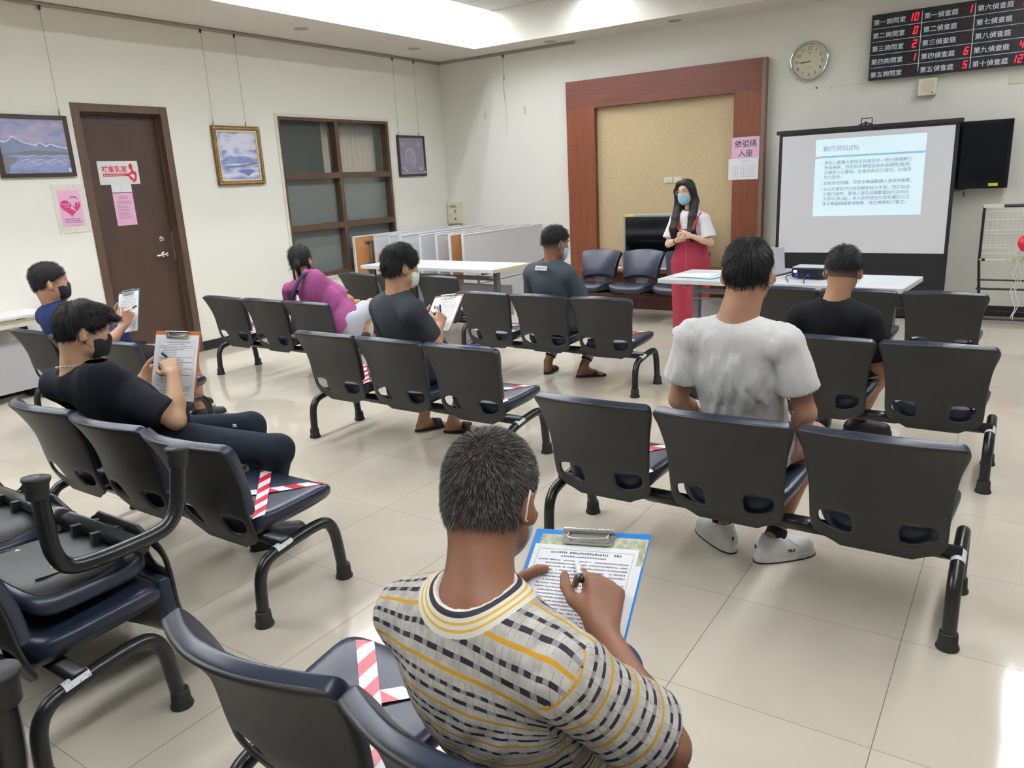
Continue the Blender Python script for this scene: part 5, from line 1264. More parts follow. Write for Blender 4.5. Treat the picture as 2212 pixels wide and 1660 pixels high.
# ---------------------------------------------------------------- 1 old man in the striped knit shirt
def collar_bands(nt, col, bands):
    uc = nt.nodes.new('ShaderNodeUVMap'); uc.uv_map = 'Collar'; sc_ = nt.nodes.new('ShaderNodeSeparateXYZ'); nt.links.new(uc.outputs[0], sc_.inputs[0])
    for lim, c_ in reversed(bands): col = mixc(nt, mathn(nt, 'LESS_THAN', sc_.outputs[0], lim), col, hexc(c_))
    return col
def ringer(name, c, cc, lim=.012, **k):
    m = mat(name, c, **k); nt = m.node_tree; nt.links.new(collar_bands(nt, hexc(c), [(lim, cc)]) if False else mixc(nt, mathn(nt, 'LESS_THAN', _sepc(nt), lim), hexc(c), hexc(cc)), nt.nodes['Principled BSDF'].inputs['Base Color']); return m
def _sepc(nt):
    uc = nt.nodes.new('ShaderNodeUVMap'); uc.uv_map = 'Collar'; sc_ = nt.nodes.new('ShaderNodeSeparateXYZ'); nt.links.new(uc.outputs[0], sc_.inputs[0]); return sc_.outputs[0]
def stripe_knit():
    m = bpy.data.materials.new('striped_knit'); m.use_nodes = True; nt = m.node_tree; N = nt.nodes; L = nt.links; b = N['Principled BSDF']; b.inputs['Roughness'].default_value = .85; b.inputs['Specular IOR Level'].default_value = .2
    uv = N.new('ShaderNodeUVMap'); uv.uv_map = 'UVMap'; sp = N.new('ShaderNodeSeparateXYZ'); L.new(uv.outputs[0], sp.inputs[0])
    nz = N.new('ShaderNodeTexNoise'); nz.inputs['Scale'].default_value = 9; nz.inputs['Detail'].default_value = 1; L.new(uv.outputs[0], nz.inputs['Vector'])
    wv = mathn(nt, 'MULTIPLY', mathn(nt, 'SUBTRACT', nz.outputs[0], .5), .012)
    v = mathn(nt, 'ADD', sp.outputs[1], wv); u = mathn(nt, 'ADD', sp.outputs[0], mathn(nt, 'MULTIPLY', wv, .6))
    P_ = .053; f = mathn(nt, 'FRACT', mathn(nt, 'DIVIDE', mathn(nt, 'ADD', v, 5.0), P_)); row = mathn(nt, 'FLOOR', mathn(nt, 'DIVIDE', mathn(nt, 'ADD', v, 5.0), P_))
    def band(lo, hi, x=f): return mathn(nt, 'MULTIPLY', mathn(nt, 'GREATER_THAN', x, lo), mathn(nt, 'LESS_THAN', x, hi))
    def dash(period, duty, shift, rowk=.37):
        q = mathn(nt, 'FRACT', mathn(nt, 'ADD', mathn(nt, 'DIVIDE', mathn(nt, 'ADD', u, 3.0), period), mathn(nt, 'ADD', mathn(nt, 'MULTIPLY', row, rowk), shift))); return mathn(nt, 'LESS_THAN', q, duty), q
    d1, q1 = dash(.036, .64, 0); d2, q2 = dash(.024, .56, .3)
    dk1 = mathn(nt, 'MULTIPLY', band(.72, .84), d1); dk2 = mathn(nt, 'MULTIPLY', band(.40, .51), d2)
    g1 = mathn(nt, 'MAXIMUM', band(.72, .84), band(.40, .51)); dk = mathn(nt, 'MAXIMUM', dk1, dk2); ye = band(.06, .155)
    base = N.new('ShaderNodeTexNoise'); base.inputs['Scale'].default_value = 40; L.new(uv.outputs[0], base.inputs['Vector'])
    r = N.new('ShaderNodeValToRGB'); r.color_ramp.elements[0].color = hexc('#aba69f'); r.color_ramp.elements[1].color = hexc('#c9c5bc'); r.color_ramp.elements[0].position = .35; r.color_ramp.elements[1].position = .65; L.new(base.outputs[0], r.inputs[0])
    # open knit ladders: thin vertical pairs of darker lines that run between the lines
    ql = mathn(nt, 'FRACT', mathn(nt, 'ADD', mathn(nt, 'DIVIDE', mathn(nt, 'ADD', u, 3.0), .036), mathn(nt, 'MULTIPLY', row, .37)))
    lad = mathn(nt, 'MAXIMUM', band(.63, .66, ql), band(.95, .98, ql)); lad = mathn(nt, 'MULTIPLY', lad, mathn(nt, 'GREATER_THAN', f, .2))
    c1 = mixc(nt, lad, r.outputs[0], hexc('#96908a')); c1 = mixc(nt, g1, c1, hexc('#8f8d8a')); c1 = mixc(nt, dk, c1, hexc('#2f2c33')); c1 = mixc(nt, ye, c1, hexc('#c4942c'))
    c1 = collar_bands(nt, c1, [(.006, '#e8e4d6'), (.015, '#35323a'), (.021, '#e6e2d4'), (.025, '#d9b04a'), (.031, '#e6e2d4'), (.035, '#d9b04a'), (.043, '#e0dccf')])
    L.new(c1, b.inputs['Base Color'])
    bp = N.new('ShaderNodeBump'); bp.inputs['Strength'].default_value = .35; bp.inputs['Distance'].default_value = .001
    bn = N.new('ShaderNodeTexNoise'); bn.inputs['Scale'].default_value = 500; tc = N.new('ShaderNodeTexCoord'); L.new(tc.outputs['Object'], bn.inputs['Vector'])
    L.new(mathn(nt, 'ADD', bn.outputs[0], mathn(nt, 'MULTIPLY', lad, -1.0)), bp.inputs['Height']); L.new(bp.outputs[0], b.inputs['Normal'])
    return m
M_knit = stripe_knit()
M_kw = mat('knit_white', '#e6e2d4', .8); M_kd = mat('knit_dark', '#35323a', .8); M_ky = mat('knit_yellow', '#d8b25a', .8)
M_gh1 = mat('grey_hair_dark', '#292623', .55, spec=.3); M_gh2 = mat('grey_hair_light', '#85817a', .5, spec=.35); M_scalp = mat('scalp_grey', '#3b3530', .8, noise=(9, '#6e4f40', 3, .5, .8))
J = dict(pel=(6.53, -8.13, .53), neck=(6.51, -8.29, .935), head=(6.475, -8.185, 1.062), shL=(6.335, -8.27, .825), shR=(6.71, -8.33, .86), chest=(6.525, -8.27, .72),
         elL=(6.27, -8.10, .68), elR=(6.815, -8.215, .70), wrL=(6.415, -8.085, .765), wrR=(6.655, -8.125, .815), platdir=(1, 0, 0),
         hL=dict(d=(.35, .85, .2), pn=(.35, -.35, .85), curl=(.25, .25, .3, .3), thumb=.2, tcurl=.1, ttip=(6.475, -8.015, .836)), hR=dict(d=(-.32, .78, .52), pn=(-.55, .15, -.75), curl=(.75, .95, 1.0, 1.05), thumb=.55, tcurl=.35, s=1.05),
         knL=(6.36, -7.80, .475), knR=(6.51, -7.80, .475), anL=(6.36, -7.76, .09), anR=(6.52, -7.76, .09), cuff=.93, neckr=1.0)
hair = dict(mat=M_scalp, smat=M_gh1, smat2=M_gh2, n=24000, n2=9000, len=.0115, lift=.5, w=.0007, th=.004, h=.0045, amp=.001, crown=(-.005, -.055, .1), cuts=[(-.085, -.098, .02, -.035), (0, -.02, .085, .075)], fh=.075)
t, O, fr, L, body = person('person', 'older man with short grey hair in a striped knit shirt writing on a blue clipboard', J, '#845a43', h=.0055, shirt=M_knit, sleeves=.78, pants=cloth('denim', '#2d3f66', .4, 60), shoe=M_black, mask=M_mblue, hair=hair, headp=(R(-8), R(20), R(0)), hs=.935, build=1.06, hem=.06, shirt_kw=dict(uv=True, name='shirt', neckr=.068, fit=.004, amp=.003, sc=60, flare=.03, stretch=(1, 1, 1), ndrop=.03, nup=.036))
M_cb = '#1477c4'
clipboard('blue clipboard with a printed form, held by the man in the striped shirt', (6.535, -7.93, .895), (.98, .02, .16), (.05, -.80, -.60), M_cb, .265, .33, 3, paper_extra=True, mg=.012)
pen('white pen with a black end in the striped-shirt man\'s right hand', (6.588, -8.075, .878), (6.53, -7.985, .852), '#eeeeee', '#1b1b1b', .0055)

# ---------------------------------------------------------------- 2 man in the white T-shirt
J = dict(pel=(6.352, -6.27, .53), neck=(6.345, -6.42, 1.045), head=(6.372, -6.37, 1.228), shL=(6.175, -6.42, .975), shR=(6.535, -6.42, .975), chest=(6.35, -6.38, .84),
         elL=(6.115, -6.39, .715), elR=(6.60, -6.37, .715), wrL=(6.15, -6.20, .575), wrR=(6.525, -6.17, .575),
         hL=dict(d=(.1, .9, -.25), pn=(.2, -.2, -1), curl=(.3, .3, .3, .3), thumb=.2), hR=dict(d=(.35, .9, -.1), pn=(-.1, -.1, -1), curl=(.2, .25, .3, .3), thumb=.2),
         knL=(6.13, -5.93, .49), knR=(6.545, -5.95, .49), anL=(6.235, -6.17, .10), anR=(6.46, -6.19, .10), toL=(-.2, .16, 0), toR=(.17, .18, 0), socks=True, laces=True, shortf=.8, neckr=1.22)
hb = dict(n=9000, len=.022, lift=.25, w=.0013, th=.010, cuts=[(-.075, -.068, .0, -.02), (0.0, -.01, .085, .07)], amp=.004, sc=60)
t, O, fr, L, body = person('person', 'man in a plain white T-shirt and pinkish shorts seated with his back to the camera', J, '#b08468', h=.007, shirt=cloth('white_cotton', '#dcdbd8', .9, 15), sleeves=.66, pants=cloth('dusty_pink_cotton', '#b08c88', .4, 12), pants_len='short', shoe=mat('white_leather', '#dededc', .45), mask=M_mwhite, hair=hb, headp=(R(-11), R(3), 0), hs=1.0, build=1.05, shirt_kw=dict(amp=.0085, sc=70, neckr=.072, nup=.065, fit=.006, flare=.03, seed=12, stretch=(1, 1, .6), sk=.012))
wt = MB().tube(smoothpath([(6.50+.03*math.cos(a)-.02, -6.17+.03*math.sin(a), .605) for a in np.linspace(0, 2*PI, 13)], 2), .006, 6)
M_logo = mat('logo_navy', '#1d2438', .5); M_logor = mat('logo_red', '#b3232e', .5)
for k, (an, td, sy) in enumerate([((6.46, -6.19), (.17, .18), 1), ((6.235, -6.17), (-.2, .16), -1)]):
    sh_ = [c for c in t.children if c.name.startswith('shoe')][1-k]
    td_ = unit((td[0], td[1], 0)); sx_ = np.cross(td_, (0, 0, 1)); an_ = V3((an[0], an[1], 0))
    p = an_-td_*.083+V3((0, 0, .072))-O; bk = MB()
    Mx = Matrix(((sx_[0], -td_[0]*-1, 0, p[0]), (sx_[1], td_[1], 0, p[1]), (0, 0, 1, p[2]), (0, 0, 0, 1)))
    q = text('F', .026, M_logo, sh_, 'heel_logo', tuple(p-sx_*.008-V3((0, 0, .012))), (PI/2, 0, math.atan2(sx_[1], sx_[0])), .0015, bold=.0008)
    p2_ = an_+td_*.055+sx_*.0535+V3((0, 0, .05))-O
    q = text('FILA', .018, M_logo, sh_, 'side_logo', tuple(p2_-td_*.02), (PI/2, 0, math.atan2(td_[1], td_[0])), .0012, bold=.0006)
# ---------------------------------------------------------------- 3 man in the black T-shirt
J = dict(pel=(6.38, -4.78, .52), neck=(6.40, -4.915, .885), head=(6.425, -4.87, 1.055), shL=(6.225, -4.93, .80), shR=(6.575, -4.91, .795), chest=(6.40, -4.89, .70),
         elL=(6.16, -4.86, .55), elR=(6.63, -4.86, .545), wrL=(6.27, -4.64, .545), wrR=(6.53, -4.62, .535), hL=dict(d=(.4, .8, -.1), pn=(.2, -.1, -1)), hR=dict(d=(-.4, .8, -.1), pn=(-.2, -.1, -1)),
         knL=(6.22, -4.40, .49), knR=(6.60, -4.44, .49), anL=(6.26, -4.36, .09), anR=(6.475, -4.40, .09), toL=(-.1, 1, 0), toR=(.8, .3, 0), shortf=.75, solec='#1c1c1f', neckr=1.08, socks=True)
hb = dict(n=3500, len=.022, lift=.4, w=.0012, th=.012, cuts=[(-.09, .005, .0, .02), (0.0, .02, .085, .07)], amp=.003, fade=True)
person('person', 'man with cropped fading hair in a black T-shirt seated in front of the projector', J, '#b68a6b', h=.0075, shirt=cloth('black_cotton', '#131318', .4, 10), sleeves=.8, pants=cloth('black_cloth', '#17171b', .5, 10), pants_len='short', shoe=mat('black_shoe', '#1a1a1d', .5), mask=M_mblack, hair=hb, headp=(R(-6), R(8), R(3)), hs=1.0, shirt_kw=dict(amp=.0028, sc=50, neckr=.066, fit=.01, flare=.03, seed=5))
# ---------------------------------------------------------------- 4 man in grey with clipboard, middle row
J = dict(pel=(4.13, -5.64, .53), neck=(4.115, -5.80, .965), head=(4.135, -5.765, 1.135), shL=(3.925, -5.745, .87), shR=(4.285, -5.86, .88), chest=(4.11, -5.76, .78),
         elL=(3.86, -5.62, .63), elR=(4.31, -5.72, .66), wrL=(3.98, -5.42, .72), wrR=(4.205, -5.535, .745), hL=dict(d=(.45, .75, .4), pn=(.4, -.3, .8), curl=(.5, .5, .5, .5)), hR=dict(d=(-.25, .62, .55), pn=(-.7, .1, -.5), curl=(.9, 1.0, 1.1, 1.2), thumb=.6, tcurl=.4),
         knL=(3.95, -5.27, .50), knR=(4.25, -5.25, .50), anL=(3.96, -5.47, .09), anR=(4.17, -5.42, .09), toL=(.5, .9, 0), toR=(.9, .5, 0), wide=True, cuff=.72, neckr=1.15, loopm=M_white)
hb = dict(n=9000, len=.028, lift=.3, w=.0013, th=.014, cuts=[(-.08, -.06, .0, -.02), (0.0, -.005, .09, .04)], amp=.006, sc=50, fh=.07)
person('person', 'man in a charcoal T-shirt with tousled black hair writing on a clipboard, middle row', J, '#b78b6e', h=.0075, shirt=cloth('charcoal_cotton', '#34393e', .5, 9), sleeves=.74, pants=cloth('denim', ''), shoe=mat('slipper_black', '#1b1a1c', .7), shoe_kind='sandal', mask=M_mwhite, hair=hb, headp=(R(22), R(8), 0), hs=1.03, build=1.12, arm_k=1.12, shirt_kw=dict(amp=.004, sc=50, neckr=.07, fit=.012, flare=.026, seed=21))
clipboard('brown clipboard with white sheets held by the man in the middle row', (4.075, -5.25, .885), (.93, .1, .1), (-.05, -.72, -.62), '#8a5a3a', .225, .31, 5)
pen('dark blue pen in the hand of the man in the charcoal T-shirt', (4.165, -5.465, .845), (4.13, -5.42, .775), '#25308a', '#1f2a8a', .005)
# ---------------------------------------------------------------- 5 man in grey T-shirt further away
J = dict(pel=(4.17, -3.96, .52), neck=(4.175, -4.10, .965), head=(4.205, -4.065, 1.115), shL=(3.985, -4.08, .875), shR=(4.325, -4.10, .875), chest=(4.165, -4.07, .77),
         elL=(3.93, -3.98, .64), elR=(4.385, -3.99, .665), wrL=(4.10, -3.78, .60), wrR=(4.30, -3.76, .60), hL=dict(d=(.5, .7, -.1), pn=(.2, -.2, -1)), hR=dict(d=(-.5, .6, 0), pn=(-.3, -.2, -1)),
         knL=(4.02, -3.56, .49), knR=(4.36, -3.55, .49), anL=(3.935, -3.80, .10), anR=(4.28, -3.80, .10), toL=(-.15, 1, 0), toR=(.75, .55, 0), cuff=.84, cuffr=.044, loopm=M_white)
hb = dict(n=3500, len=.022, lift=.45, w=.0013, th=.015, cuts=[(-.09, -.01, .0, .01), (0.0, .02, .085, .06)], amp=.005, fade=True, fh=.07)
t5, O, fr, L, body = person('person', 'man in a slate grey T-shirt with a small white neck label and striped ankle cuffs', J, '#87604b', h=.008, shirt=cloth('slate_cotton', '#41494f', .5, 9), sleeves=.8, pants=cloth('navy_jogger', '#1c2234', .4, 10), shoe=mat('slipper_black', ''), shoe_kind='sandal', mask=M_mblue, hair=hb, headp=(R(24), R(12), 0), hs=1.03, build=1.08, shirt_kw=dict(amp=.0032, sc=50, neckr=.066, fit=.012, flare=.03, seed=31))
shp = [c for c in t5.children if c.name.startswith('shirt')][0]
lbp = V3((4.10, -4.213, .925))-O
pl_ = MB().box(0, .115, -.003, 0, 0, .034).build('printed_label', mat('label_white', '#e6e6e2', .6), shp, loc=tuple(lbp)); pl_.rotation_euler = (R(-22), 0, R(-10))
text('UNIQUE 8', .022, M_ink, pl_, 'lettering', (.007, -.0034, .009), bold=.0006)
for key in ('L', 'R'):
    an = V3(J['an'+key]); kn = V3(J['kn'+key]); d_ = unit(kn-an); cf = MB()
    jm = MB()
    a0 = an+(kn-an)*.10-O; a1 = an+(kn-an)*.24-O
    c0 = MB().tube([tuple(a0), tuple(a1)], .045, 20).build('ankle_cuff', mat('cuff_black', '#141416', .9), [c for c in t5.children if c.name.startswith('trousers')][0], smooth=True)
    for q in (.25, .45, .6): MB().tube([tuple(a0+(a1-a0)*q), tuple(a0+(a1-a0)*(q+.07))], .0465, 20).build('cuff_stripe', M_white, c0, smooth=True)
# ---------------------------------------------------------------- 6 woman in the magenta blouse
J = dict(pel=(2.60, -4.78, .52), neck=(2.27, -4.89, .885), head=(2.235, -4.87, 1.045), shL=(2.05, -4.87, .795), shR=(2.41, -4.87, .895), chest=(2.37, -4.87, .75),
         elL=(1.97, -4.82, .60), elR=(2.58, -4.72, .72), wrL=(2.12, -4.65, .56), wrR=(2.47, -4.55, .66), hL=dict(d=(.6, .7, 0), pn=(0, 0, -1)), hR=dict(d=(-.4, .7, 0), pn=(0, 0, -1)), platdir=(.93, -.1, .2),
         knL=(2.40, -4.42, .56), knR=(2.55, -4.42, .62), anL=(2.35, -4.35, .12), anR=(2.30, -4.30, .35), toL=(0, 1, 0), toR=(-.3, 1, 0), shortf=.7)
hb = dict(n=3500, len=.05, lift=.08, w=.0014, th=.016, cuts=[(-.1, -.10, .02, -.06), (0.0, -.03, .085, .07)], amp=.003, comb='crown', crown=(0, .02, .13), locks=[((.05, -.02, -.03), (.062, .01, -.13), .03, .012, .02), ((-.05, -.02, -.03), (-.066, .01, -.15), .03, .010, .02), ((0, -.1, .03), (0, -.115, -.03), .018, .026, .02), ((0, -.115, -.03), (.005, -.10, -.12), .026, .012, .02)])
t6, O, fr, L, body = person('person', 'woman with tied-back black hair in a magenta blouse and grey shorts', J, '#d9a785', h=.008, shirt=cloth('magenta_blouse', '#98507f', .5, 10), sleeves=.9, pants=cloth('light_grey_jersey', '#b9bcc6', .3, 30), pants_len='short', shoe=M_white, hair=hb, headp=(R(-30), R(10), R(-6)), hs=.96, build=.84, hem=.03, arm_k=.85, shirt_kw=dict(amp=.005, sc=60, neckr=.066, fit=.004, flare=.022, seed=8, name='blouse'))
MB().lathe([(.012, -.004), (.014, 0), (.012, .004)], 14, Matrix.Translation(tuple(L(0, -.115, .02)-O)) @ Matrix.Rotation(PI/2, 4, 'X')).build('hair_clip', mat('hair_clip', '#e7dfe2', .3), t6, smooth=True)
# bag strap: a bag slung over the shoulder
sb = thing('shoulder_bag', 'dark navy crossbody bag strap running down the back of the magenta blouse', 'bag', (2.3, -4.97, .45))
pts = [(2.40, -4.90, .985), (2.385, -4.985, .95), (2.345, -5.025, .88), (2.30, -5.04, .80), (2.25, -5.04, .70), (2.22, -5.03, .62)]
vs = []
P_ = smoothpath(pts, 6)
for p in P_: vs += [(p.x-2.3-.02, p.y+4.97, p.z-.45), (p.x-2.3+.02, p.y+4.97, p.z-.45)]
o = MB().add(vs, [(2*i, 2*i+1, 2*i+3, 2*i+2) for i in range(len(P_)-1)]).build('strap', mat('strap_navy', '#20223c', .7), sb, smooth=True); q = o.modifiers.new('s', 'SOLIDIFY'); q.thickness = .004
MB().box(-.03, .03, -.006, .004, 0, .03, Matrix.Translation((.0, -.045, .35)) @ Matrix.Rotation(R(12), 4, 'Y')).build('buckle', M_black, sb, bevel=.003)
MB().box(-.12, .1, -.04, .04, -.02, .16, Matrix.Translation((-.02, .02, 0))).build('pouch', mat('strap_navy', ''), sb, bevel=.02)
# ---------------------------------------------------------------- 7 man in navy, far left
J = dict(pel=(1.80, -6.33, .52), neck=(1.655, -6.58, .92), head=(1.70, -6.60, 1.085), shL=(1.46, -6.55, .82), shR=(1.81, -6.60, .83), chest=(1.69, -6.54, .74),
         elL=(1.48, -6.38, .60), elR=(2.0, -6.46, .635), wrL=(1.72, -6.24, .76), wrR=(2.03, -6.31, .765), hL=dict(d=(.6, .5, .4), pn=(.5, -.2, .7), curl=(.5, .5, .5, .5)), hR=dict(d=(.12, .30, .85), pn=(-.8, .3, .1), curl=(.9, 1.0, 1.1, 1.2), thumb=.6, tcurl=.4),
         knL=(2.0, -5.98, .50), knR=(2.36, -6.08, .48), anL=(2.0, -5.9, .09), anR=(2.3, -6.02, .09), toL=(0, 1, 0), toR=(.2, 1, 0), shortf=.6, neckr=1.15)
hb = dict(n=4000, len=.02, lift=.35, w=.0014, th=.014, cuts=[(-.085, -.05, .0, -.01), (0.0, .0, .09, .06)], amp=.004, fh=.07)
person('person', 'man in a navy T-shirt and black mask at the far left, pen raised', J, '#bd9075', h=.0085, shirt=cloth('navy_cotton', '#1c2b52', .6, 10), sleeves=.8, pants=cloth('black_cloth', ''), pants_len='short', shoe=mat('black_shoe', ''), mask=M_mblack, hair=hb, headp=(R(20), R(4), 0), hs=1.04, build=1.08, shirt_kw=dict(amp=.004, sc=50, neckr=.07, fit=.012, flare=.03, seed=41))
clipboard('dark green clipboard with white sheets held by the man in navy', (1.905, -6.175, .975), (.9, .15, .15), (-.42, -.35, -.80), '#2c6f64', .22, .31, 7)
pen('white pen with a black tip in the hand of the man in navy', (2.10, -6.28, .875), (1.975, -6.33, .825), '#eeeeee', '#222222', .005)
# ---------------------------------------------------------------- 8 man with the silver necklace
J = dict(pel=(3.98, -7.33, .52), neck=(3.765, -7.55, .86), head=(3.80, -7.49, 1.055), shL=(3.60, -7.55, .80), shR=(3.985, -7.50, .80), chest=(3.86, -7.45, .70),
         elL=(3.62, -7.36, .60), elR=(4.215, -7.385, .665), wrL=(3.80, -7.27, .765), wrR=(4.105, -7.29, .835), hL=dict(d=(.1, .75, .35), pn=(.85, -.2, .1), curl=(.7, .75, .8, .85), thumb=.25), hR=dict(d=(-.70, .22, .55), pn=(-.5, .35, -.55), curl=(1.0, 1.15, 1.2, 1.25), thumb=.7, tcurl=.5),
         knL=(4.20, -7.0, .52), knR=(4.56, -7.14, .50), anL=(4.12, -6.93, .10), anR=(4.40, -7.14, .10), toL=(0, 1, 0), toR=(.35, 1, 0), platdir=(.96, -.25, 0), solec='#1c1c1f', neckr=1.05)
hb = dict(n=9000, len=.028, lift=.18, w=.0013, th=.013, cuts=[(-.08, -.058, .0, -.015), (0.0, .0, .09, .045)], amp=.004, sc=50, fh=.065, locks=[((0.03, .09, .075), (.035, .125, .05), .018, .006, .02), ((-.02, .09, .08), (-.02, .127, .055), .018, .006, .02), ((0, .06, .1), (.0, .115, .07), .022, .012, .03)])
t8, O, fr, L, body = person('person', 'man with a silver necklace and black mask writing in the near left row', J, '#c09a78', h=.0065, shirt=cloth('black_blue_jersey', '#14161e', .35, 9), sleeves=.85, pants=cloth('dark_tights', '#1b222c', .25, 12), shoe=mat('black_shoe', ''), mask=M_mblack, hair=hb, headp=(R(20), R(16), R(0)), hs=1.0, build=1.08, arm_k=1.12, hem=.12, shirt_kw=dict(amp=.0035, sc=50, neckr=.067, fit=.01, flare=.022, seed=51, ndrop=.03))
nk = MB(); r_, f_, u_ = fr; 
for k in range(46):
    a = 2*PI*k/46; c_ = V3((3.775, -7.545, .898)); p = c_+V3((math.cos(a)*.071, math.sin(a)*.072, 0))+V3((0, 0, 1))*(.012*math.cos(a)-.014*math.sin(a))-O
    nk.lathe([(.001, -.0035), (.0032, -.001), (.0032, .001), (.001, .0035)], 6, Matrix.Translation(tuple(p)))
nko = nk.build('necklace', M_chrome, t8, smooth=True)
shp = [c for c in t8.children if c.name.startswith('shirt')][0]
M_ua = mat('logo_grey', '#8a9096', .5)
tr_ = [c for c in t8.children if c.name.startswith('trousers')][0]
lg = MB()
for sgn in (1, -1):
    for k in range(12):
        a0 = R(200+140*k/12); a1 = R(200+140*(k+1)/12)
        lg.add([(.016*math.cos(a)*rr/.016, sgn*(.012+rr*math.sin(a)*.8), 0) for a, rr in ((a0, .018), (a1, .018), (a1, .012), (a0, .012))], [(0, 1, 2, 3)])
lgp = lg.build('leg_logo', M_ua, tr_, loc=tuple(V3((4.36, -7.20, .603))-O)); lgp.rotation_euler = (R(6), R(4), R(-35)); q = lgp.modifiers.new('s', 'SOLIDIFY'); q.thickness = .003
clipboard('orange brown clipboard with a white form held by the necklaced man', (3.995, -7.165, 1.0), (.94, .33, -.02), (-.20, -.42, -.88), '#b8662c', .24, .325, 9)
pen('dark pen in the fist of the man with the necklace', (3.975, -7.245, .905), (3.945, -7.20, .87), '#232323', '#232323', .005)
# ---------------------------------------------------------------- 9 woman standing
def dress_mat(): return mat('dusty_red_denim', '#9c3a48', .85, spec=.15, bump=(14, .5, .02, (1, 1, .3)), noise=(120, '#8a303e', 2, .35, .65))
J = dict(pel=(4.44, -1.80, .80), neck=(4.435, -1.83, 1.205), head=(4.395, -1.855, 1.405), shL=(4.585, -1.865, 1.135), shR=(4.27, -1.80, 1.135), chest=(4.44, -1.82, 1.02),
         elL=(4.66, -1.90, .92), elR=(4.225, -1.875, .905), wrL=(4.50, -2.02, 1.0), wrR=(4.375, -2.03, .955), hL=dict(d=(-.75, -.35, .05), pn=(.1, .8, -.3), curl=(.5, .6, .7, .8), thumb=.3), hR=dict(d=(.75, -.2, .15), pn=(0, .5, .8), curl=(.6, .7, .8, .8), thumb=.4),
         knL=(4.50, -1.85, .44), knR=(4.37, -1.83, .44), anL=(4.50, -1.80, .07), anR=(4.36, -1.80, .07), toL=(.1, -1, 0), toR=(-.15, -1, 0), neckr=.8)
t9, O, fr, L, body = person('person', 'standing woman with long dark hair, glasses, blue mask and red overall dress', J, '#e0bca2', s=.93, h=.006, shirt=ringer('white_pin_stripe', '#e4e1e2', '#2c2a30', .016, rough=.85, bump=(16, .4, .015)), sleeves=.78, pants=None, shoe=M_white, mask=M_mblue, hair=None, headp=(R(188), R(6), R(3)), hs=.94, build=.88, arm_k=.92, hem=-.12, eyes=True, shirt_kw=dict(amp=.0025, sc=60, neckr=.062, fit=.01, flare=.04, seed=61))
r, f, u = fr; c = V3(J['head'])
# overall dress: bib, body and wide legs as one garment
lat = unit(V3(J['shL'])-V3(J['shR'])); fw_ = unit(np.cross(lat, (0, 0, -1))); fw_ = fw_ if fw_[1] < 0 else -fw_
ps = [ell((4.44, -1.82, .86), (lat, fw_, (0, 0, 1)), (.17, .125, .22), .05, cut=[((0, 0, 1.0), (0, 0, 1))]), cone((4.505, -1.82, .72), (4.505, -1.81, .06), .13, .11, .05, cut=[((0, 0, .05), (0, 0, -1))]), cone((4.365, -1.81, .72), (4.365, -1.80, .06), .13, .11, .05, cut=[((0, 0, .05), (0, 0, -1))])]
bib = ell((4.43, -1.895, .98), (lat, fw_, (0, 0, 1)), (.115, .06, .12), .03, cut=[((0, 0, 1.055), (0, 0, 1))]); ps.append(bib)
do, _, _ = sdf_obj('overall_dress', ps, dress_mat(), t9, .007, disp=lambda X: wrinkle(X-O, .005, 20, 71, (1, 1, .35)), origin=O, relaxn=1)
st = MB(); M_thr = mat('seam_thread', '#c98a8a', .8)
for sx in (-1, 1):
    a0 = V3((4.43, -1.95, 1.05))+lat*sx*.085; a1 = V3((4.435, -1.85, 1.205))+lat*sx*.120; a2 = V3((4.44, -1.74, 1.13))+lat*sx*.11; a3 = V3((4.44, -1.70, .98))+lat*sx*.06
    pth = smoothpath([tuple(a0+fw_*.003), tuple((a0+a1)/2+fw_*.018+V3((0, 0, .012))), tuple(a1), tuple(a2), tuple(a3)], 6); vs = []
    for p in pth: vs += [tuple(V3(p)-lat*.019-O), tuple(V3(p)+lat*.019-O)]
    q = MB().add(vs, [(2*i, 2*i+1, 2*i+3, 2*i+2) for i in range(len(pth)-1)]).build('shoulder_strap', dress_mat(), do, smooth=True); sd_ = q.modifiers.new('s', 'SOLIDIFY'); sd_.thickness = .007; sd_.offset = 0
MB().tube([tuple(V3((4.435, -1.953, .93))-O), tuple(V3((4.435, -1.949, .8))-O), tuple(V3((4.435, -1.95, .66))-O), tuple(V3((4.435, -1.95, .5))-O)], .0022, 5).build('front_seam', M_thr, do)
bt = MB()
for z in (.82, .76): bt.lathe([(.008, -.002), (.008, .002)], 12, Matrix.Translation(tuple(V3((4.595, -1.90, z))-O)) @ Matrix.Rotation(R(60), 4, 'Y'))
bt.build('side_button', M_kd, do)
# long straight hair
hc = lambda x, y, z: c+(r*x+f*y+u*z)*.94
hp = [ell(hc(0, -.016, .036), (r, f, u), V3((.086, .101, .090)), .01), ell(hc(0, -.05, -.06), (r, f, u), (.078, .055, .13), .03)]
dz = V3((0, 0, -1)); fx = f
for sx, l1 in ((-1, .42), (1, .38)):
    q0 = hc(sx*.03, .045, .095); q1 = hc(sx*.080, .02, .02); q2 = hc(sx*.090, .0, -.10); q3 = q2+dz*.14+fx*.05+r*sx*.006; q4 = q2+dz*(l1-.14)+fx*.085+r*sx*.012; q5 = q4+dz*.09
    for a_, b_, r1, r2 in ((q0, q1, .028, .026), (q1, q2, .028, .036), (q2, q3, .037, .042), (q3, q4, .042, .036), (q4, q5, .036, .012)):
        for kk in (-.020, 0, .020): hp.append(cone(a_+r*kk, b_+r*kk, .026*min(1, r1/.03), .026*min(1, r2/.03), .02))
hp += [cone(hc(0, -.07, -.06), hc(0, -.06, -.34), .07, .05, .05)]
hs_ = [ell(hc(0, .112, -.012), (r, f, u), (.070, .09, .092), .02)]
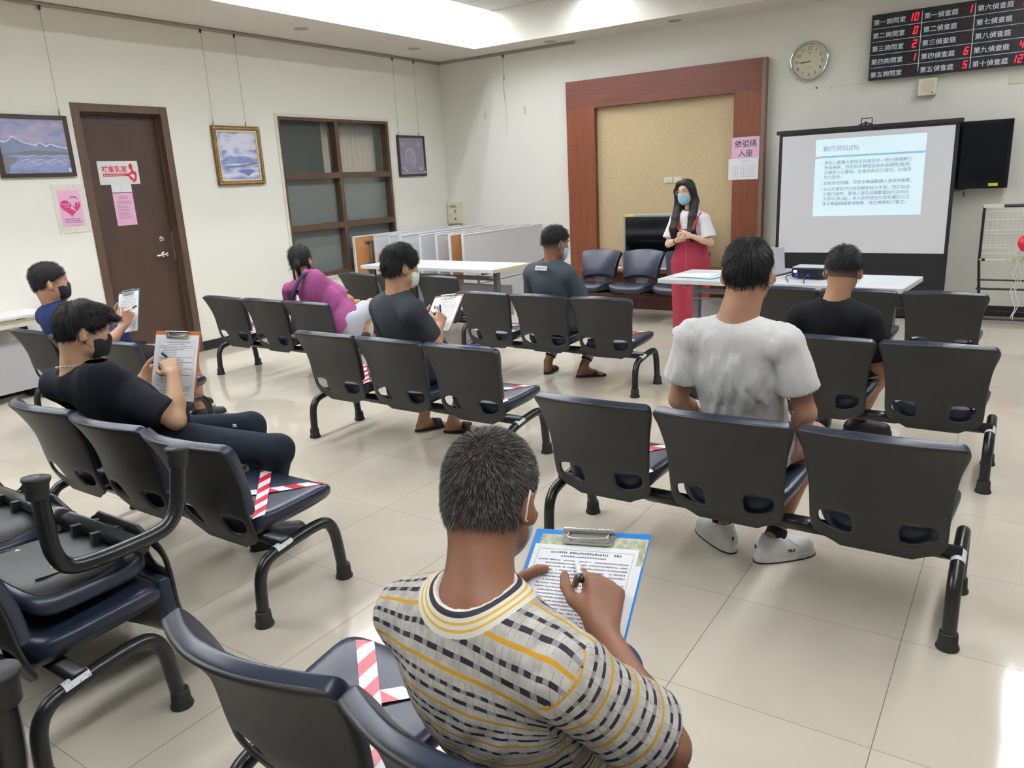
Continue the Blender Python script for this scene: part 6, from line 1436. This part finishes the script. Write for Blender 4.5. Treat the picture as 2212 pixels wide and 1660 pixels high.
M_long = mat('long_dark_hair', '#1d1614', .5, spec=.35, bump=(50, .8, .006, (3, 3, .12)))
ho, HV, HF = sdf_obj('long_hair', hp, M_long, t9, .006, subs=hs_, disp=lambda X: wrinkle(X-c, .0022, 55, 6, (1.6, 1.6, .12)), origin=O, relaxn=1)
# glasses
gl = thing('glasses', 'thin round gold-rimmed glasses worn by the standing woman', 'glasses', tuple(c))
g = MB(); lens = MB()
LL = lambda x, y, z: (r*x+f*y+u*z)*.94
for sx in (-1, 1):
    g.tube([tuple(LL(sx*.034+.027*math.cos(a), .108-.006*abs(math.cos(a)), .006+.024*math.sin(a))) for a in np.linspace(0, 2*PI, 25)], .0011, 6)
    g.tube([tuple(LL(sx*.060, .100, .012)), tuple(LL(sx*.076, .08, .014)), tuple(LL(sx*.084, .0, .012))], .0011, 6)
g.tube([tuple(LL(-.009, .108, .012)), tuple(LL(0, .112, .014)), tuple(LL(.009, .108, .012))], .0011, 6)
g.build('frame', mat('rose_gold', '#c9a08c', .25, metal=.8), gl, smooth=True)
for sx in (-1, 1): MB().add([tuple(LL(sx*.034+.026*math.cos(a), .106, .006+.023*math.sin(a))) for a in np.linspace(0, 2*PI, 21)[:-1]], [tuple(range(20))]).build('lens', mat('lens_glass', '#ffffff', .02, alpha=.08, spec=.8), gl)
wb_ = thing('wristband', 'thin black band on the standing woman\'s wrist', 'bracelet', (4.355, -2.01, .95))
MB().tube([(0, .026*math.cos(a), .026*math.sin(a)) for a in np.linspace(0, 2*PI, 21)], .004, 6).build('band', M_black, wb_, smooth=True); wb_.rotation_euler = (0, 0, R(-30))
# smartwatch on the white T-shirt man
w_ = thing('wristwatch', 'black square-faced watch on the left wrist of the white T-shirt man', 'watch', (6.476, -6.13, .60))
MB().tube([(.026*math.cos(a), 0, .026*math.sin(a)) for a in np.linspace(0, 2*PI, 21)], .006, 6).build('strap', M_black, w_, smooth=True); MB().box(-.018, .018, -.018, .018, .022, .034).build('case', M_scr, w_, bevel=.004)
# zebra-striped bag on the seat beside the middle-row man
zb = thing('striped_bag', 'black and white patterned bag on the seat left of the man in the charcoal T-shirt', 'bag', (3.86, -5.66, .425))
def zmat():
    m = bpy.data.materials.new('zebra_cloth'); m.use_nodes = True; nt = m.node_tree; tc = nt.nodes.new('ShaderNodeTexCoord'); w_ = nt.nodes.new('ShaderNodeTexWave'); w_.inputs['Scale'].default_value = 18; w_.inputs['Distortion'].default_value = 4; nt.links.new(tc.outputs['Object'], w_.inputs[0])
    r_ = nt.nodes.new('ShaderNodeValToRGB'); r_.color_ramp.interpolation = 'CONSTANT'; r_.color_ramp.elements[0].color = hexc('#1a1a20'); r_.color_ramp.elements[1].position = .45; r_.color_ramp.elements[1].color = hexc('#e8e8e8'); nt.links.new(w_.outputs[0], r_.inputs[0]); nt.links.new(r_.outputs[0], nt.nodes['Principled BSDF'].inputs['Base Color']); return m
MB().box(-.05, .05, -.14, .12, 0, .17).build('body', zmat(), zb, bevel=.03)
MB().tube(smoothpath([(0, -.08, .16), (0, -.06, .24), (0, .03, .24), (0, .05, .16)], 5), .006, 8).build('handle', M_black, zb, smooth=True)
